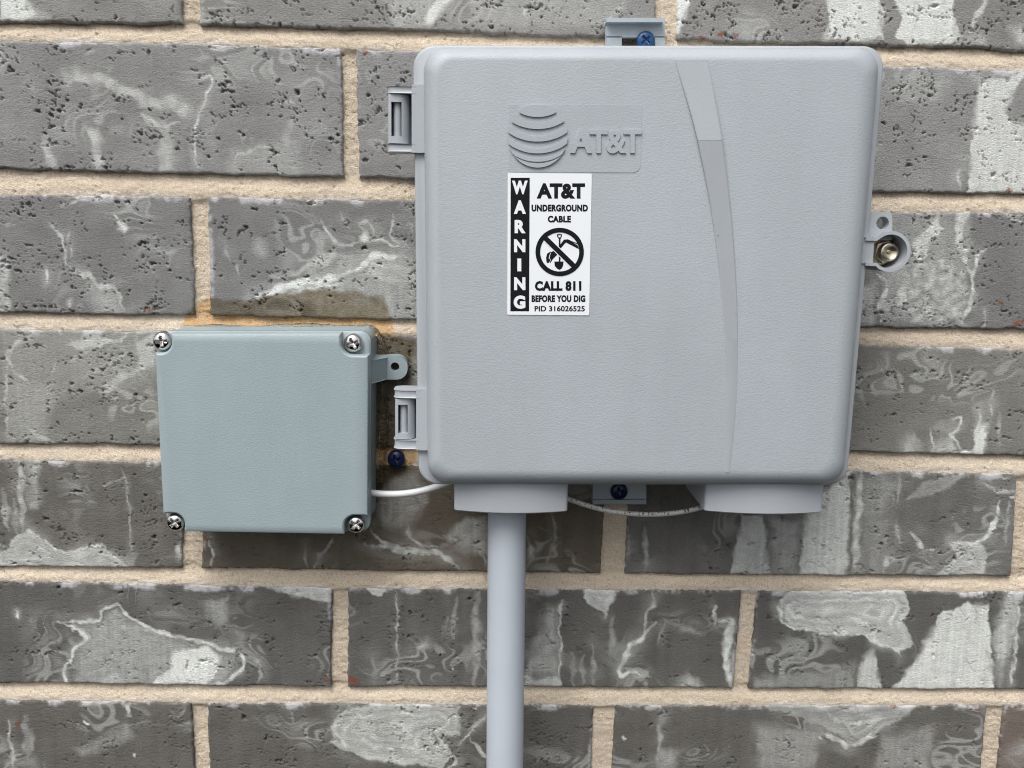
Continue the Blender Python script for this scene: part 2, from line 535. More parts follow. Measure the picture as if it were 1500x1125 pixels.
# pale marbling of the bricks, traced: S = streak (half width, strength, path), P = patch (strength, outline),
# R = patch with flow lines along its outline, W = bright lime white patch
FEAT = [
 ('W', .9, [(0,-20),(36,-8),(45,12),(58,26),(30,30),(0,27)]),
 ('W', .85, [(640,-10),(668,-10),(650,15),(632,38),(620,35),(626,18)]),
 ('S', 2, .5, [(575,-5),(577,10),(579,27)]), ('P', .28, [(562,-10),(640,-10),(620,40),(575,40)]), ('S', 3, .4, [(590,-5),(596,12),(610,30)]),
 ('S', 2, .4, [(800,-5),(775,8),(769,18),(774,32)]), ('S', 2, .35, [(868,36),(896,22),(916,0)]), ('P', .16, [(680,-10),(930,-10),(900,40),(700,38)]),
 ('W', .9, [(984,-10),(1013,-10),(1006,20),(996,50),(986,54)]),
 ('W', .8, [(1208,-10),(1285,-10),(1290,30),(1294,57),(1270,60),(1205,56),(1213,40)]),
 ('W', .85, [(1308,-10),(1395,-10),(1398,35),(1409,52),(1396,65),(1332,66),(1314,55),(1321,25)]),
 ('S', 6, .6, [(1446,-5),(1437,18),(1422,45)]), ('P', .45, [(1480,42),(1505,36),(1505,68),(1490,60)]), ('P', .35, [(1408,52),(1440,50),(1445,66),(1400,66)]), ('S', 2, .5, [(1283,-5),(1290,20),(1294,40)]),
 ('S', 8, .38, [(98,112),(140,116),(180,130),(220,150),(250,152),(270,163)]), ('S', 3, .5, [(250,148),(268,152),(276,167)]),
 ('S', 6, .6, [(213,166),(225,181),(243,187)]), ('S', 2.5, .65, [(240,188),(250,183),(264,179)]), ('S', 9, .32, [(240,186),(244,210),(246,250)]),
 ('S', 1.4, .6, [(292,116),(306,112),(309,119),(301,148),(288,180),(285,212),(289,248)]), ('S', 7, .42, [(139,192),(142,220),(144,250)]), ('S', 9, .36, [(68,212),(76,248)]),
 ('S', 3, .3, [(45,120),(50,140)]), ('S', 2, .4, [(345,242),(347,226),(365,221),(400,213)]), ('S', 2, .35, [(410,151),(427,148),(433,160)]), ('S', 2, .3, [(88,115),(102,128)]),
 ('S', 6, .22, [(415,240),(420,200),(430,170)]), ('P', .16, [(335,215),(440,200),(440,260),(335,255)]), ('S', 5, .2, [(10,70),(30,90)]), ('S', 4, .3, [(0,325),(18,330)]),
 ('W', .72, [(1437,117),(1453,114),(1478,118),(1495,98),(1510,98),(1482,140),(1474,165),(1484,180),(1510,182),(1510,286),(1417,283),(1424,200),(1430,150)]),
 ('D', .7, [(1484,132),(1510,118),(1510,178),(1487,172),(1477,158)]), ('S', 2.5, .6, [(1423,111),(1433,116),(1445,115)]), ('S', 3.5, .55, [(1406,246),(1403,276)]), ('S', 2, .35, [(1378,108),(1380,118),(1362,127)]),
 ('S', 1.5, .5, [(1492,100),(1468,134),(1474,166),(1484,182)]), ('P', .14, [(1310,110),(1400,100),(1380,150),(1320,150)]),
 ('W', 1.0, [(166,313),(171,315),(176,325),(184,326),(187,333),(181,341),(173,336),(171,324)]),
 ('S', 1.6, .42, [(72,322),(84,342),(93,352),(94,378),(104,393),(120,404)]), ('S', 3, .5, [(104,393),(122,403),(135,402),(144,419),(168,419),(175,435),(182,452)]), ('P', .26, [(128,412),(168,421),(186,458),(150,460),(118,430)]),
 ('S', 1.5, .8, [(68,394),(69,413)]), ('S', 9, .38, [(2,385),(6,420),(5,458)]), ('S', 1.6, .38, [(92,302),(124,291)]), ('S', 3, .28, [(225,362),(250,370),(270,364)]), ('S', 1.5, .3, [(100,345),(104,375)]), ('S', 1.3, .5, [(102,440),(103,452)]),
 ('S', 4.5, .85, [(377,436),(419,420),(470,411),(503,402),(530,387),(556,375),(596,378)]), ('S', 2.4, .65, [(368,434),(407,422),(452,407)]), ('S', 2.6, .65, [(413,434),(445,423),(481,419),(506,410)]),
 ('S', 2.4, .55, [(469,320),(481,340),(490,352),(507,360),(529,355)]), ('W', .7, [(527,346),(535,335),(544,352),(530,356)]), ('S', 2, .6, [(543,351),(560,351),(575,360),(589,365)]), ('S', 2, .42, [(533,338),(527,331),(538,324),(547,330),(549,340)]),
 ('S', 1.7, .45, [(577,316),(574,343),(582,355),(600,366)]), ('W', .75, [(456,386),(466,369),(483,373),(470,383)]), ('S', 3, .35, [(470,366),(475,345)]), ('S', 6, .35, [(398,404),(432,400),(460,388),(485,378),(520,376)]),
 ('R', .45, [(532,400),(545,385),(573,381),(609,396),(609,413),(567,414),(545,408)]), ('P', .28, [(430,430),(450,400),(520,368),(612,360),(612,472),(480,472)]), ('P', .3, [(505,424),(609,420),(609,472),(560,466),(520,432)]), ('S', 3, .25, [(330,355),(336,385)]), ('S', 2, .7, [(381,357),(382,368)]), ('S', 2, .4, [(347,390),(349,402)]), ('S', 2.4, .4, [(500,310),(510,335)]), ('S', 2, .35, [(590,330),(602,325),(604,340)]),
 ('W', .7, [(1333,354),(1358,337),(1372,311),(1378,326),(1384,338),(1368,350),(1360,372),(1346,383),(1334,370)]), ('S', 7, .65, [(1410,312),(1404,343),(1408,368)]), ('S', 4, .65, [(1407,362),(1416,388),(1424,400)]), ('S', 2.4, .72, [(1443,363),(1432,377),(1426,405),(1422,441),(1411,474)]),
 ('M', .5, [(1333,384),(1370,374),(1413,390),(1420,441),(1413,476),(1333,477),(1326,440)]), ('S', 4, .65, [(1284,398),(1299,414),(1292,441),(1289,472)]), ('S', 6, .6, [(1330,388),(1327,411),(1317,426),(1323,434),(1300,452),(1289,461)]), ('P', .45, [(1258,425),(1285,408),(1280,474),(1258,474)]), ('P', .3, [(1290,395),(1335,385),(1335,470),(1290,470)]), ('P', .2, [(1300,310),(1420,312),(1430,400),(1310,400)]), ('S', 1.3, .35, [(1442,455),(1441,480)]), ('S', 4, .6, [(1483,320),(1497,322)]),
 ('S', 3.5, .42, [(48,490),(26,500),(13,515),(9,527),(17,540),(28,550),(46,562)]), ('W', .55, [(95,508),(102,496),(140,494),(184,496),(150,507),(112,514)]), ('S', 1.8, .6, [(138,500),(155,497),(175,498),(188,486)]), ('S', 3, .5, [(202,484),(195,508)]), ('S', 2.4, .45, [(83,532),(73,554)]), ('S', 3.5, .32, [(95,534),(150,503)]), ('S', 7, .42, [(148,573),(190,546),(212,536)]), ('S', 5, .32, [(120,555),(170,525),(195,512)]), ('S', 4, .3, [(58,586),(88,570)]), ('S', 1.6, .35, [(9,530),(10,600),(13,645)]), ('S', 4, .38, [(25,618),(60,640),(88,650)]), ('W', .5, [(195,500),(226,488),(230,540),(204,536)]), ('P', .2, [(10,550),(90,560),(60,650),(10,650)]), ('P', .14, [(0,480),(240,480),(240,560),(0,600)]),
 ('P', .5, [(1322,647),(1330,640),(1340,638),(1346,660),(1343,668),(1320,668)]), ('S', 1.5, .6, [(1366,627),(1364,645),(1368,654),(1363,668)]), ('S', 2, .72, [(1394,613),(1408,613),(1400,633),(1393,639),(1405,648),(1411,664),(1425,661),(1429,641),(1436,618),(1433,597)]), ('W', .95, [(1428,643),(1437,620),(1448,620),(1446,640),(1443,666),(1425,666)]), ('P', .42, [(1365,650),(1380,640),(1395,640),(1410,666),(1365,668)]), ('P', .25, [(1370,625),(1395,612),(1404,630),(1385,640)]), ('S', 2.6, .7, [(1451,594),(1453,607)]), ('S', 2, .35, [(1447,592),(1453,580),(1459,565)]), ('S', 2, .8, [(1292,539),(1293,541)]), ('S', 2, .8, [(1366,535),(1367,536)]), ('S', 3, .25, [(1462,600),(1464,650)]),
 ('S', 3.4, .45, [(30,674),(31,720),(33,780)]), ('P', .34, [(39,672),(58,672),(57,745),(40,745)]), ('S', 6, .34, [(3,715),(8,745),(13,776)]), ('S', 5, .3, [(22,730),(24,780)]),
 ('R', .5, [(-5,812),(12,800),(26,783),(44,780),(60,788),(86,807),(112,808),(144,797),(160,808),(180,821),(195,834),(-5,834)]), ('S', 1.8, .6, [(26,782),(44,780),(60,788),(86,808),(112,808),(146,797),(158,808),(172,826)]), ('W', .5, [(-5,806),(30,810),(36,828),(-5,830)]), ('S', 1.2, .3, [(181,684),(188,744),(192,812)]), ('S', 1.1, .3, [(151,712),(182,697)]), ('W', .7, [(258,800),(268,792),(268,832),(260,818)]), ('S', 2, .3, [(130,735),(140,738)]),
 ('S', 2, .55, [(307,786),(311,835)]), ('S', 2.6, .35, [(489,786),(475,808),(458,834)]), ('S', 3.6, .55, [(535,797),(580,804),(631,809),(655,820),(675,834)]), ('S', 3, .5, [(543,774),(558,793),(589,803)]), ('S', 2, .45, [(600,768),(604,792),(640,803)]), ('P', .4, [(649,784),(685,756),(716,762),(716,812),(672,806)]), ('S', 3, .3, [(448,798),(449,834)]), ('P', .3, [(553,735),(575,702),(612,690),(628,730),(600,775),(560,772)]), ('S', 3, .4, [(771,786),(779,800),(772,835)]), ('S', 2, .25, [(806,752),(815,772),(800,832)]), ('S', 3, .3, [(700,790),(712,830)]),
 ('S', 3.6, .3, [(944,774),(946,840)]), ('W', .55, [(1086,756),(1118,756),(1129,842),(1070,842)]), ('W', .72, [(1178,766),(1204,722),(1245,690),(1247,760),(1242,842),(1170,842)]), ('D', .6, [(1246,690),(1254,690),(1247,842),(1238,842)]), ('S', 4.5, .6, [(1262,692),(1257,770),(1252,840)]), ('S', 4, .32, [(1320,692),(1316,732)]), ('S', 2.4, .78, [(1465,732),(1457,768),(1446,788),(1420,796),(1392,793)]), ('R', .5, [(1390,794),(1440,794),(1449,844),(1370,844),(1400,818)]), ('S', 3.5, .62, [(1335,780),(1352,802),(1367,806)]), ('S', 2, .45, [(1313,764),(1318,796)]), ('S', 4.5, .6, [(1294,840),(1299,820),(1312,818)]), ('S', 3, .38, [(1372,828),(1330,842)]), ('R', .25, [(1322,736),(1352,706),(1424,690),(1382,720)]), ('S', 2, .4, [(1438,704),(1460,722),(1494,716)]), ('S', 2, .3, [(1440,700),(1480,698)]), ('W', .9, [(1480,727),(1492,725),(1488,734)]), ('P', .3, [(1130,760),(1175,765),(1165,842),(1130,842)]), ('P', .2, [(1262,700),(1310,692),(1300,842),(1262,842)]), ('S', 3, .3, [(1478,735),(1470,800)]),
 ('S', 2.4, .8, [(87,912),(110,922),(125,931),(121,940),(108,950),(107,967),(95,977),(95,993),(107,1003)]), ('S', 1.3, .45, [(98,911),(118,922),(131,933),(126,943),(113,953)]), ('S', 2.6, .65, [(87,911),(137,910),(150,897),(170,886),(187,900),(213,918),(247,930),(283,937),(310,945),(340,953),(357,967),(353,983),(333,995),(308,1003)]), ('W', .88, [(215,1003),(247,980),(250,951),(300,947),(327,960),(323,980),(306,1005)]), ('P', .32, [(100,915),(140,912),(170,892),(215,922),(283,940),(345,958),(345,985),(310,1003),(110,1003),(110,955),(125,935)]), ('S', 5, .38, [(150,914),(200,922),(242,930)]), ('W', .5, [(142,1002),(173,972),(184,1002)]), ('S', 2, .35, [(128,922),(160,938),(173,956)]), ('S', 2.6, .3, [(333,946),(367,960),(384,980),(377,1003)]), ('P', .28, [(297,883),(333,872),(334,917),(317,920)]), ('S', 4, .2, [(50,893),(46,925)]), ('W', .65, [(388,860),(484,858),(486,882),(462,878),(422,870)]), ('S', 1.2, .8, [(25,896),(26,905)]), ('S', 2, .4, [(175,958),(165,990)]),
 ('S', 1.2, .35, [(581,866),(582,930),(581,1000)]), ('S', 6, .28, [(698,868),(696,1004)]), ('S', 4, .24, [(668,873),(664,935)]), ('S', 6, .2, [(655,905),(650,930)]), ('P', .55, [(611,950),(624,940),(629,947),(616,953)]), ('S', 2.2, 1., [(604,958),(604,961)]), ('S', 1.5, .9, [(663,981),(663,983)]), ('W', .65, [(538,858),(566,860),(560,873),(546,870)]), ('S', 4, .2, [(548,965),(549,1000)]),
 ('R', .7, [(850,858),(906,858),(899,884),(886,897),(870,891),(853,875)]), ('S', 1.8, .5, [(886,896),(886,905)]), ('S', 1.3, .55, [(821,880),(820,1004)]), ('W', .6, [(768,986),(786,992),(818,988),(820,1008),(768,1008)]), ('P', .34, [(800,887),(820,887),(819,990),(768,990),(775,960)]), ('S', 4, .55, [(781,966),(782,978)]), ('S', 3, .7, [(959,913),(945,930),(928,945),(912,970),(909,980),(912,989),(928,983),(945,989)]), ('S', 2.4, .5, [(956,868),(955,884),(947,905),(943,930)]), ('S', 2.2, .28, [(977,908),(960,942)]), ('S', 5, .22, [(974,907),(1005,922),(1032,930)]), ('R', .34, [(912,976),(951,980),(955,993),(933,995)]), ('S', 5.5, .8, [(1054,908),(1069,911),(1066,933),(1065,970),(1071,1010)]), ('S', 1.8, .55, [(1047,889),(1049,914)]), ('P', .4, [(982,1010),(1007,988),(1021,994),(1034,1010)]), ('S', 5, .28, [(898,903),(893,966)]), ('S', 4, .28, [(839,958),(839,1003)]), ('S', 5, .32, [(854,960),(853,1005)]), ('S', 4, .25, [(870,945),(869,1003)]),
 ('R', .62, [(1140,878),(1161,864),(1281,862),(1325,862),(1334,892),(1325,911),(1337,944),(1317,957),(1281,938),(1254,930),(1227,927),(1186,925),(1156,914),(1142,895)]), ('S', 2.3, .75, [(1140,880),(1143,897),(1151,914),(1186,925),(1227,928),(1254,930),(1281,938),(1312,950),(1318,962)]), ('S', 1.8, .55, [(1153,880),(1153,897),(1164,914),(1188,921)]), ('W', .78, [(1330,982),(1358,936),(1380,895),(1407,891),(1418,881),(1448,886),(1452,940),(1457,1012),(1304,1012)]), ('D', .5, [(1449,880),(1460,874),(1455,925),(1452,930)]), ('P', .52, [(1472,876),(1498,866),(1490,922),(1464,1008),(1454,930)]), ('S', 2, .55, [(1494,878),(1484,977),(1480,1008)]), ('W', .62, [(1262,960),(1281,950),(1291,1012),(1256,1012)]), ('S', 3, .3, [(1137,960),(1153,992)]), ('P', .3, [(1156,955),(1181,953),(1177,976)]), ('P', .24, [(1106,992),(1180,985),(1252,972),(1252,1012),(1106,1012)]), ('D', .35, [(1328,866),(1410,866),(1402,890),(1370,890),(1336,880)]),
 ('P', .24, [(113,1098),(187,1062),(200,1077),(120,1108)]), ('S', 2.2, .45, [(13,1055),(19,1125)]), ('S', 6, .3, [(37,1050),(43,1125)]), ('W', .7, [(184,1032),(191,1032),(190,1049),(186,1047)]), ('S', 1.4, .9, [(124,1056),(131,1060)]), ('S', 1.3, .9, [(199,1106),(200,1107)]), ('W', .55, [(112,1022),(168,1024),(160,1034),(120,1033)]),
 ('R', .5, [(488,1058),(509,1037),(576,1029),(674,1036),(674,1077),(634,1082),(663,1106),(648,1128),(538,1114),(484,1090)]), ('S', 4.5, .55, [(512,1036),(491,1066),(509,1092),(560,1094),(596,1095),(600,1077),(580,1060),(566,1037)]), ('S', 1.8, .6, [(712,1046),(690,1072),(670,1090)]), ('S', 2.6, .5, [(690,1081),(716,1118)]), ('S', 2.2, .5, [(668,1055),(638,1077),(668,1112),(655,1130)]), ('S', 2, .5, [(545,1045),(530,1070),(545,1082),(575,1080)]), ('S', 4, .22, [(425,1035),(432,1065)]),
 ('S', 2.6, .28, [(970,1038),(962,1125)]), ('R', .34, [(1112,1032),(1354,1030),(1303,1066),(1253,1096),(1204,1064)]), ('S', 3.6, .55, [(1197,1067),(1225,1085),(1250,1092),(1295,1063)]), ('S', 2.8, .55, [(1202,1038),(1234,1059),(1300,1052)]), ('S', 2, .45, [(1235,1036),(1300,1046)]), ('P', .24, [(1108,1060),(1205,1070),(1192,1130),(1108,1130)]), ('P', .28, [(965,1095),(996,1100),(990,1130),(958,1130)]), ('S', 1.4, .9, [(915,1083),(916,1084)]), ('S', 1.5, .9, [(1201,1081),(1202,1084)]), ('P', .2, [(1290,1080),(1370,1060),(1360,1130),(1280,1130)]),
]
RUST = [(1466, 444, 5), (1490, 474, 7), (1500, 470, 6), (515, 996, 9), (521, 999, 6), (478, 996, 4), (27, 1060, 5), (306, 1084, 4), (1056, 50, 6), (1078, 52, 5), (1478, 280, 6), (216, 453, 5), (302, 790, 5), (1478, 838, 4), (1027, 1007, 4), (535, 78, 6), (1432, 1040, 5), (978, 837, 4), (124, 1001, 3), (300, 1048, 3), (1030, 55, 5), (150, 831, 3), (1310, 1034, 4)]
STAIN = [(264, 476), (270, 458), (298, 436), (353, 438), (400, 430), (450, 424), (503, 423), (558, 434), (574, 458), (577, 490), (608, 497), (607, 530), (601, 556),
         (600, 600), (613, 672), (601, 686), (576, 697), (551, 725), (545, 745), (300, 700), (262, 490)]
# base grey of the bricks (sRGB): by course, lower ones darker partly for painted light falloff, and by brick where one differs
TONE = {0: (126, 125, 123), 1: (127, 126, 124), 2: (127, 127, 126), 3: (118, 118, 117), 4: (118, 117, 112), 5: (100, 98, 94), 6: (92, 91, 88), 7: (92, 90, 86), 8: (92, 90, 86), 9: (92, 90, 86)}
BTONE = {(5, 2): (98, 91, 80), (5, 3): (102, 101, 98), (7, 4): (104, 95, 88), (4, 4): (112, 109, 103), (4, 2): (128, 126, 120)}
LIN = lambda c: np.array(srgb(*c))


def set_albedo(me, col, wet):
    a = me.attributes.new('albedo', 'FLOAT_COLOR', 'POINT')
    buf = np.empty((len(col), 4), np.float32)
    buf[:, :3] = np.clip(col, 0, 0.85)
    buf[:, 3] = wet
    a.data.foreach_set('color', buf.ravel())


def grid_mesh(name, X, Y, Z, keep=None):
    """mesh from 2D arrays of coordinates (rows x cols); keep = mask of cells"""
    nr, nc = X.shape
    idx = np.arange(nr * nc).reshape(nr, nc)
    q = np.stack([idx[:-1, :-1], idx[1:, :-1], idx[1:, 1:], idx[:-1, 1:]], -1).reshape(-1, 4)
    if keep is not None:
        q = q[keep.ravel()]
    co = np.stack([X.ravel(), Y.ravel(), Z.ravel()], -1)
    used = None
    if keep is not None:
        used = np.unique(q)
        remap = np.zeros(nr * nc, np.int64); remap[used] = np.arange(len(used))
        q = remap[q]; co = co[used]
    me = bpy.data.meshes.new(name)
    me.vertices.add(len(co)); me.vertices.foreach_set('co', co.astype(np.float32).ravel())
    me.loops.add(q.size); me.loops.foreach_set('vertex_index', q.astype(np.int32).ravel())
    me.polygons.add(len(q))
    me.polygons.foreach_set('loop_start', np.arange(0, q.size, 4, dtype=np.int32))
    me.polygons.foreach_set('use_smooth', np.ones(len(q), bool))
    me.update(calc_edges=True)
    return me, used


wall = empty('brick_wall', (0.3, 0.0, 0.0))
tag(wall, 'grey brick wall with white marbled swirls and sandy beige mortar joints', 'wall')

bi = {}
for (r_, xlt, xlb, xrt, xrb) in BR:
    k_ = bi.get(r_, 0); bi[r_] = k_ + 1
    seed = r_ * 100 + k_ * 7 + 3
    # pixel box of the brick: decide whether it shows, and so how finely it is built
    xc = np.array([xlt, xrt, xlb, xrb]); zc = np.array([ztop(r_, xlt), ztop(r_, xrt), zbot(r_, xlb), zbot(r_, xrb)])
    uc, vc = to_px(xc, zc)
    inview = uc.max() > -5 and uc.min() < 1505 and vc.max() > -5 and vc.min() < 1130
    step = 0.00064 if inview else 0.004
    xl, xr = min(xlt, xlb), max(xrt, xrb)
    H = float(ztop(r_, (xl + xr) / 2) - zbot(r_, (xl + xr) / 2))
    if inview and (xl < -0.05 or xr > 0.66):       # long off-frame tails: fine only where the frame reaches
        cut = np.concatenate([np.arange(xl, -0.05, 0.003), np.arange(max(xl, -0.05), min(xr, 0.66), step), np.arange(max(xl, 0.66), xr, 0.003), [xr]])
        s = np.unique((cut - xl) / (xr - xl))
    else:
        s = np.linspace(0, 1, max(8, int((xr - xl) / step)))
    t = np.linspace(0, 1, max(6, int(H / step)))
    s = np.concatenate([[0], s, [1]]); t = np.concatenate([[0], t, [1]])
    Sg, Tg = np.meshgrid(s, t)
    XL = xlt + (xlb - xlt) * Tg; XR = xrt + (xrb - xrt) * Tg
    X = XL + (XR - XL) * Sg
    Z = ztop(r_, X) * (1 - Tg) + zbot(r_, X) * Tg
    de = np.minimum(np.minimum(X - XL, XR - X), np.minimum(ztop(r_, X) - Z, Z - zbot(r_, X))) / MM
    xm, zm = X / MM, Z / MM
    # ragged arrises
    fall = 1 - sstep(0, 4, de)
    X = X + fall * MM * (0.55 * noise(xm / 9, zm / 7, seed) + 0.35 * noise(xm / 2.3, zm / 2.3, seed + 1)) * (1 if inview else 0)
    Z = Z + fall * MM * (0.85 * noise(xm / 16, zm / 9, seed + 2) + 0.45 * noise(xm / 2.6, zm / 2.1, seed + 3)) * (1 if inview else 0)
    # relief, mm into the wall
    er = 1.3
    y = er - np.sqrt(np.maximum(0, er * er - np.maximum(0, er - de) ** 2))
    y = y + 0.35 * fbm(xm / 45, zm / 30, seed + 4, 2) + sstep(2.5, 0, de) * 0.8 * np.maximum(0, noise(xm / 5, zm / 5, seed + 5))
    U, V = to_px(X, Z)
    if inview:
        y = y + 0.09 * noise(xm / 4, zm / 1.4, seed + 6) + 0.06 * noise(xm / 1.6, zm / 0.9, seed + 7)
        rv0 = np.random.RandomState(seed + 900)
        dens = 1.0 if r_ < 5 else 0.62
        clus = 1.5 * fbm(xm / 24, zm / 18, seed + 8, 2) + 0.12 * rv0.randn() - 0.12
        wx = 0.9 * noise(xm / 3, zm / 3, seed + 9) + 0.75 * noise(xm / 1.1, zm / 1.1, seed + 15); wz = 0.9 * noise(xm / 3, zm / 3, seed + 10) + 0.75 * noise(xm / 1.1, zm / 1.1, seed + 16)
        ax, az = (3.4, 2.1) if r_ < 6 else (2.3, 3.4)
        n1 = noise((xm + wx) / ax, (zm + wz) / az, seed + 11) + 0.22 * clus
        n2 = noise((xm + wx) / 6.2 + 5, (zm + wz) / 4.0, seed + 12) + 0.20 * clus
        n3 = np.abs(noise((xm + wx) / 13, (zm + 1.5 * wz) / 4.2, seed + 13))
        m3 = sstep(0.12, 0.4, noise(xm / 11, zm / 8, seed + 14) + 0.3 * clus)
        thr = 0.77 - 0.1 * dens
        n0 = noise((xm + 0.6 * wx) / 1.9, (zm + 0.6 * wz) / 1.35, seed + 17) + 0.30 * clus
        big = sstep(-0.1, 0.6, noise(xm / 14, zm / 12, seed + 18))
        pit = sstep(thr, thr + 0.12, n1 - 0.12 + 0.22 * big) * 3.0
        pit = np.maximum(pit, sstep(thr + 0.05, thr + 0.2, n0) * 2.0 * dens)
        pit = np.maximum(pit, sstep(0.84 - 0.06 * dens, 0.96, n2) * 4.0)
        pit = np.maximum(pit, (1 - sstep(0.010, 0.042, n3)) * m3 * 2.0 * dens)
        y = y + pit
    y = np.clip(y, -0.6, 6)
    Y = y * MM
    Y[0, :] = Y[-1, :] = Y[:, 0] = Y[:, -1] = 0.018
    # colour
    tone = LIN(BTONE.get((r_, k_), TONE[r_]))
    rv = np.random.RandomState(seed)
    tone = tone * ((1.24 if r_ < 3 else 1.10) + 0.14 * rv.rand())
    var = 1 + 0.20 * fbm(xm / 26, zm / 16, seed + 20, 5) + (0.15 if r_ >= 5 else 0.06) * fbm(xm / 7, zm / 80, seed + 21, 3) + 0.05 * noise(xm / 1.5, zm / 1.5, seed + 26)
    wu = U + 4.2 * noise(xm / 9, zm / 9, seed + 22) + 1.8 * noise(xm / 3, zm / 3, seed + 23) + 0.9 * noise(xm / 1.2, zm / 1.2, seed + 27)
    wv = V + 4.2 * noise(xm / 9, zm / 9, seed + 24) + 1.8 * noise(xm / 3, zm / 3, seed + 25) + 0.9 * noise(xm / 1.2, zm / 1.2, seed + 28)
    pale = np.zeros(X.shape); dark = np.zeros(X.shape)
    # a little faint marbling everywhere
    w1 = fbm(xm / 38, zm / 26, seed + 30, 2); w2 = fbm(xm / 38, zm / 26, seed + 31, 2)
    q1 = noise(xm / 30 + 1.6 * w1, zm / 22 + 1.6 * w2, seed + 32)
    mk = sstep(0.05, 0.5, noise(xm / 50, zm / 35, seed + 33))
    flow = 0.5 + 0.5 * np.sin(11 * q1 + 5 * w1)               # flow lines of the mixed clays
    pale = np.maximum(pale, sstep(0.5, 1.0, flow) * mk * 0.25)
    pale = np.maximum(pale, sstep(0.0, 0.7, q1) * mk * 0.18)
    soft = sstep(-0.35, 0.45, noise(xm / 16, zm / 12, seed + 35))     # 0 crisp .. 1 feathered edges
    vein = (1 - sstep(0.0, 0.10, np.abs(noise(xm / 9 + 1.2 * w1, zm / 34 + 1.2 * w2, seed + 37)))) * sstep(-0.2, 0.4, w2)
    blot = 0.5 + 0.5 * fbm(xm / 6, zm / 5, seed + 36, 3)
    stk = 0.5 + 0.5 * noise(xm / 2.2, zm / 38, seed + 34)
    if inview:
        for f in FEAT:
            pts = f[-1]
            us = [p[0] for p in pts]; vs2 = [p[1] for p in pts]
            if max(us) < uc.min() - 15 or min(us) > uc.max() + 15 or max(vs2) < vc.min() - 4 or min(vs2) > vc.max() + 4:
                continue
            if f[0] == 'S':
                w_, a_ = f[1], f[2]
                pp = [(q.x, q.y) for q in catmull(pts, 5)] if len(pts) > 2 else pts
                d_ = seg_dist(wu, wv, pp)
                wv_ = w_ * (1 + 0.55 * noise(xm / 7, zm / 7, seed + 40))
                e0, e1 = np.array(pp[0]), np.array(pp[-1])
                ed = np.minimum(np.hypot(wu - e0[0], wv - e0[1]), np.hypot(wu - e1[0], wv - e1[1]))
                taper = 0.35 + 0.65 * sstep(0, 5 * w_ + 6, ed) if w_ < 7 else 1.0
                if w_ < 2.0 and len(pts) == 2:
                    taper = 1.0
                along = 0.62 + 0.55 * sstep(-0.5, 0.5, noise(xm / 5, zm / 6, seed + 43))
                core = 1 - sstep(wv_ * taper * 0.35, wv_ * taper * (1.15 + 0.9 * soft) + 0.8, d_)
                mval = np.clip(core * a_ * (0.4 + 0.6 * taper) * along * (0.8 + 0.4 * blot), 0, 1)
                if w_ < 5 and a_ < 0.85:
                    halo = (1 - sstep(0, w_ * 6 + 5, d_)) * a_ * 0.30 * soft
                    mval = np.maximum(mval, halo)
                pale = np.maximum(pale, mval)
            elif f[0] == 'D':
                dark = np.maximum(dark, sstep(-1.5, 2.5, poly_sd(wu, wv, pts)) * f[1])
            else:
                a_ = f[1]
                sd = poly_sd(wu, wv, pts)
                lo_, hi_ = -1.2 - 5 * soft, 1.6 + 7 * soft
                if f[0] == 'W':
                    mval = sstep(lo_, hi_, sd) * a_ * (0.56 + 0.32 * stk + 0.36 * blot) * (1 - 0.30 * vein)
                elif f[0] == 'P':
                    mval = sstep(-5 - 9 * soft, 6 + 12 * soft, sd) * a_ * (0.42 + 0.5 * stk + 0.55 * blot) * (1 - 0.35 * vein)
                elif f[0] == 'M':
                    mval = sstep(-4, 8, sd) * a_ * (0.7 + 0.9 * fbm(xm / 5, zm / 4, seed + 41, 3))
                else:
                    ph = sd * 0.19 + 2.3 * fbm(xm / 26, zm / 18, seed + 42, 3)
                    ring = 0.5 + 0.5 * np.sin(2.2 * ph)
                    ring2 = sstep(0.6, 1.0, 0.5 + 0.5 * np.sin(3.7 * ph + 1.0)) * soft
                    mval = sstep(lo_ * 0.6, hi_ * 0.7, sd) * a_ * (0.50 + (0.22 + 0.26 * soft) * ring + 0.22 * ring2 + 0.34 * blot)
                pale = np.maximum(pale, np.clip(mval, 0, 1))
    pale = np.clip(1.22 * pale * (1 - dark), 0, 1)
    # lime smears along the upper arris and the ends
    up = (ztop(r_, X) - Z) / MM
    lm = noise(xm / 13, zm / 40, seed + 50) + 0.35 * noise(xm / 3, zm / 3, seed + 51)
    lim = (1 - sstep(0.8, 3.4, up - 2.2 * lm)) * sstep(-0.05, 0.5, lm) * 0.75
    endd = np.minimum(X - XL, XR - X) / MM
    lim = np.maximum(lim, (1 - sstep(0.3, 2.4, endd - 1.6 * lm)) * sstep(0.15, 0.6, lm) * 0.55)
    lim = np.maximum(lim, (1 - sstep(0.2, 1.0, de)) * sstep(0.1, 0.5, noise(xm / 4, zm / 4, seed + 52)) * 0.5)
    col = tone[None, None, :] * var[..., None]
    palec = LIN((214, 217, 213)) * 1.12
    col = col * (1 - pale[..., None]) + palec * pale[..., None]
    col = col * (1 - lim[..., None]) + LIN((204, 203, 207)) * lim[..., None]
    # mineral specks and rusty clay chips
    sp = sstep(0.80, 0.88, noise(xm / 1.9, zm / 1.9, seed + 53)) * sstep(0.2, 0.5, noise(xm / 20, zm / 20, seed + 54))
    col = col * (1 - 0.5 * sp[..., None]) + 0.5 * sp[..., None] * LIN((190, 185, 176))
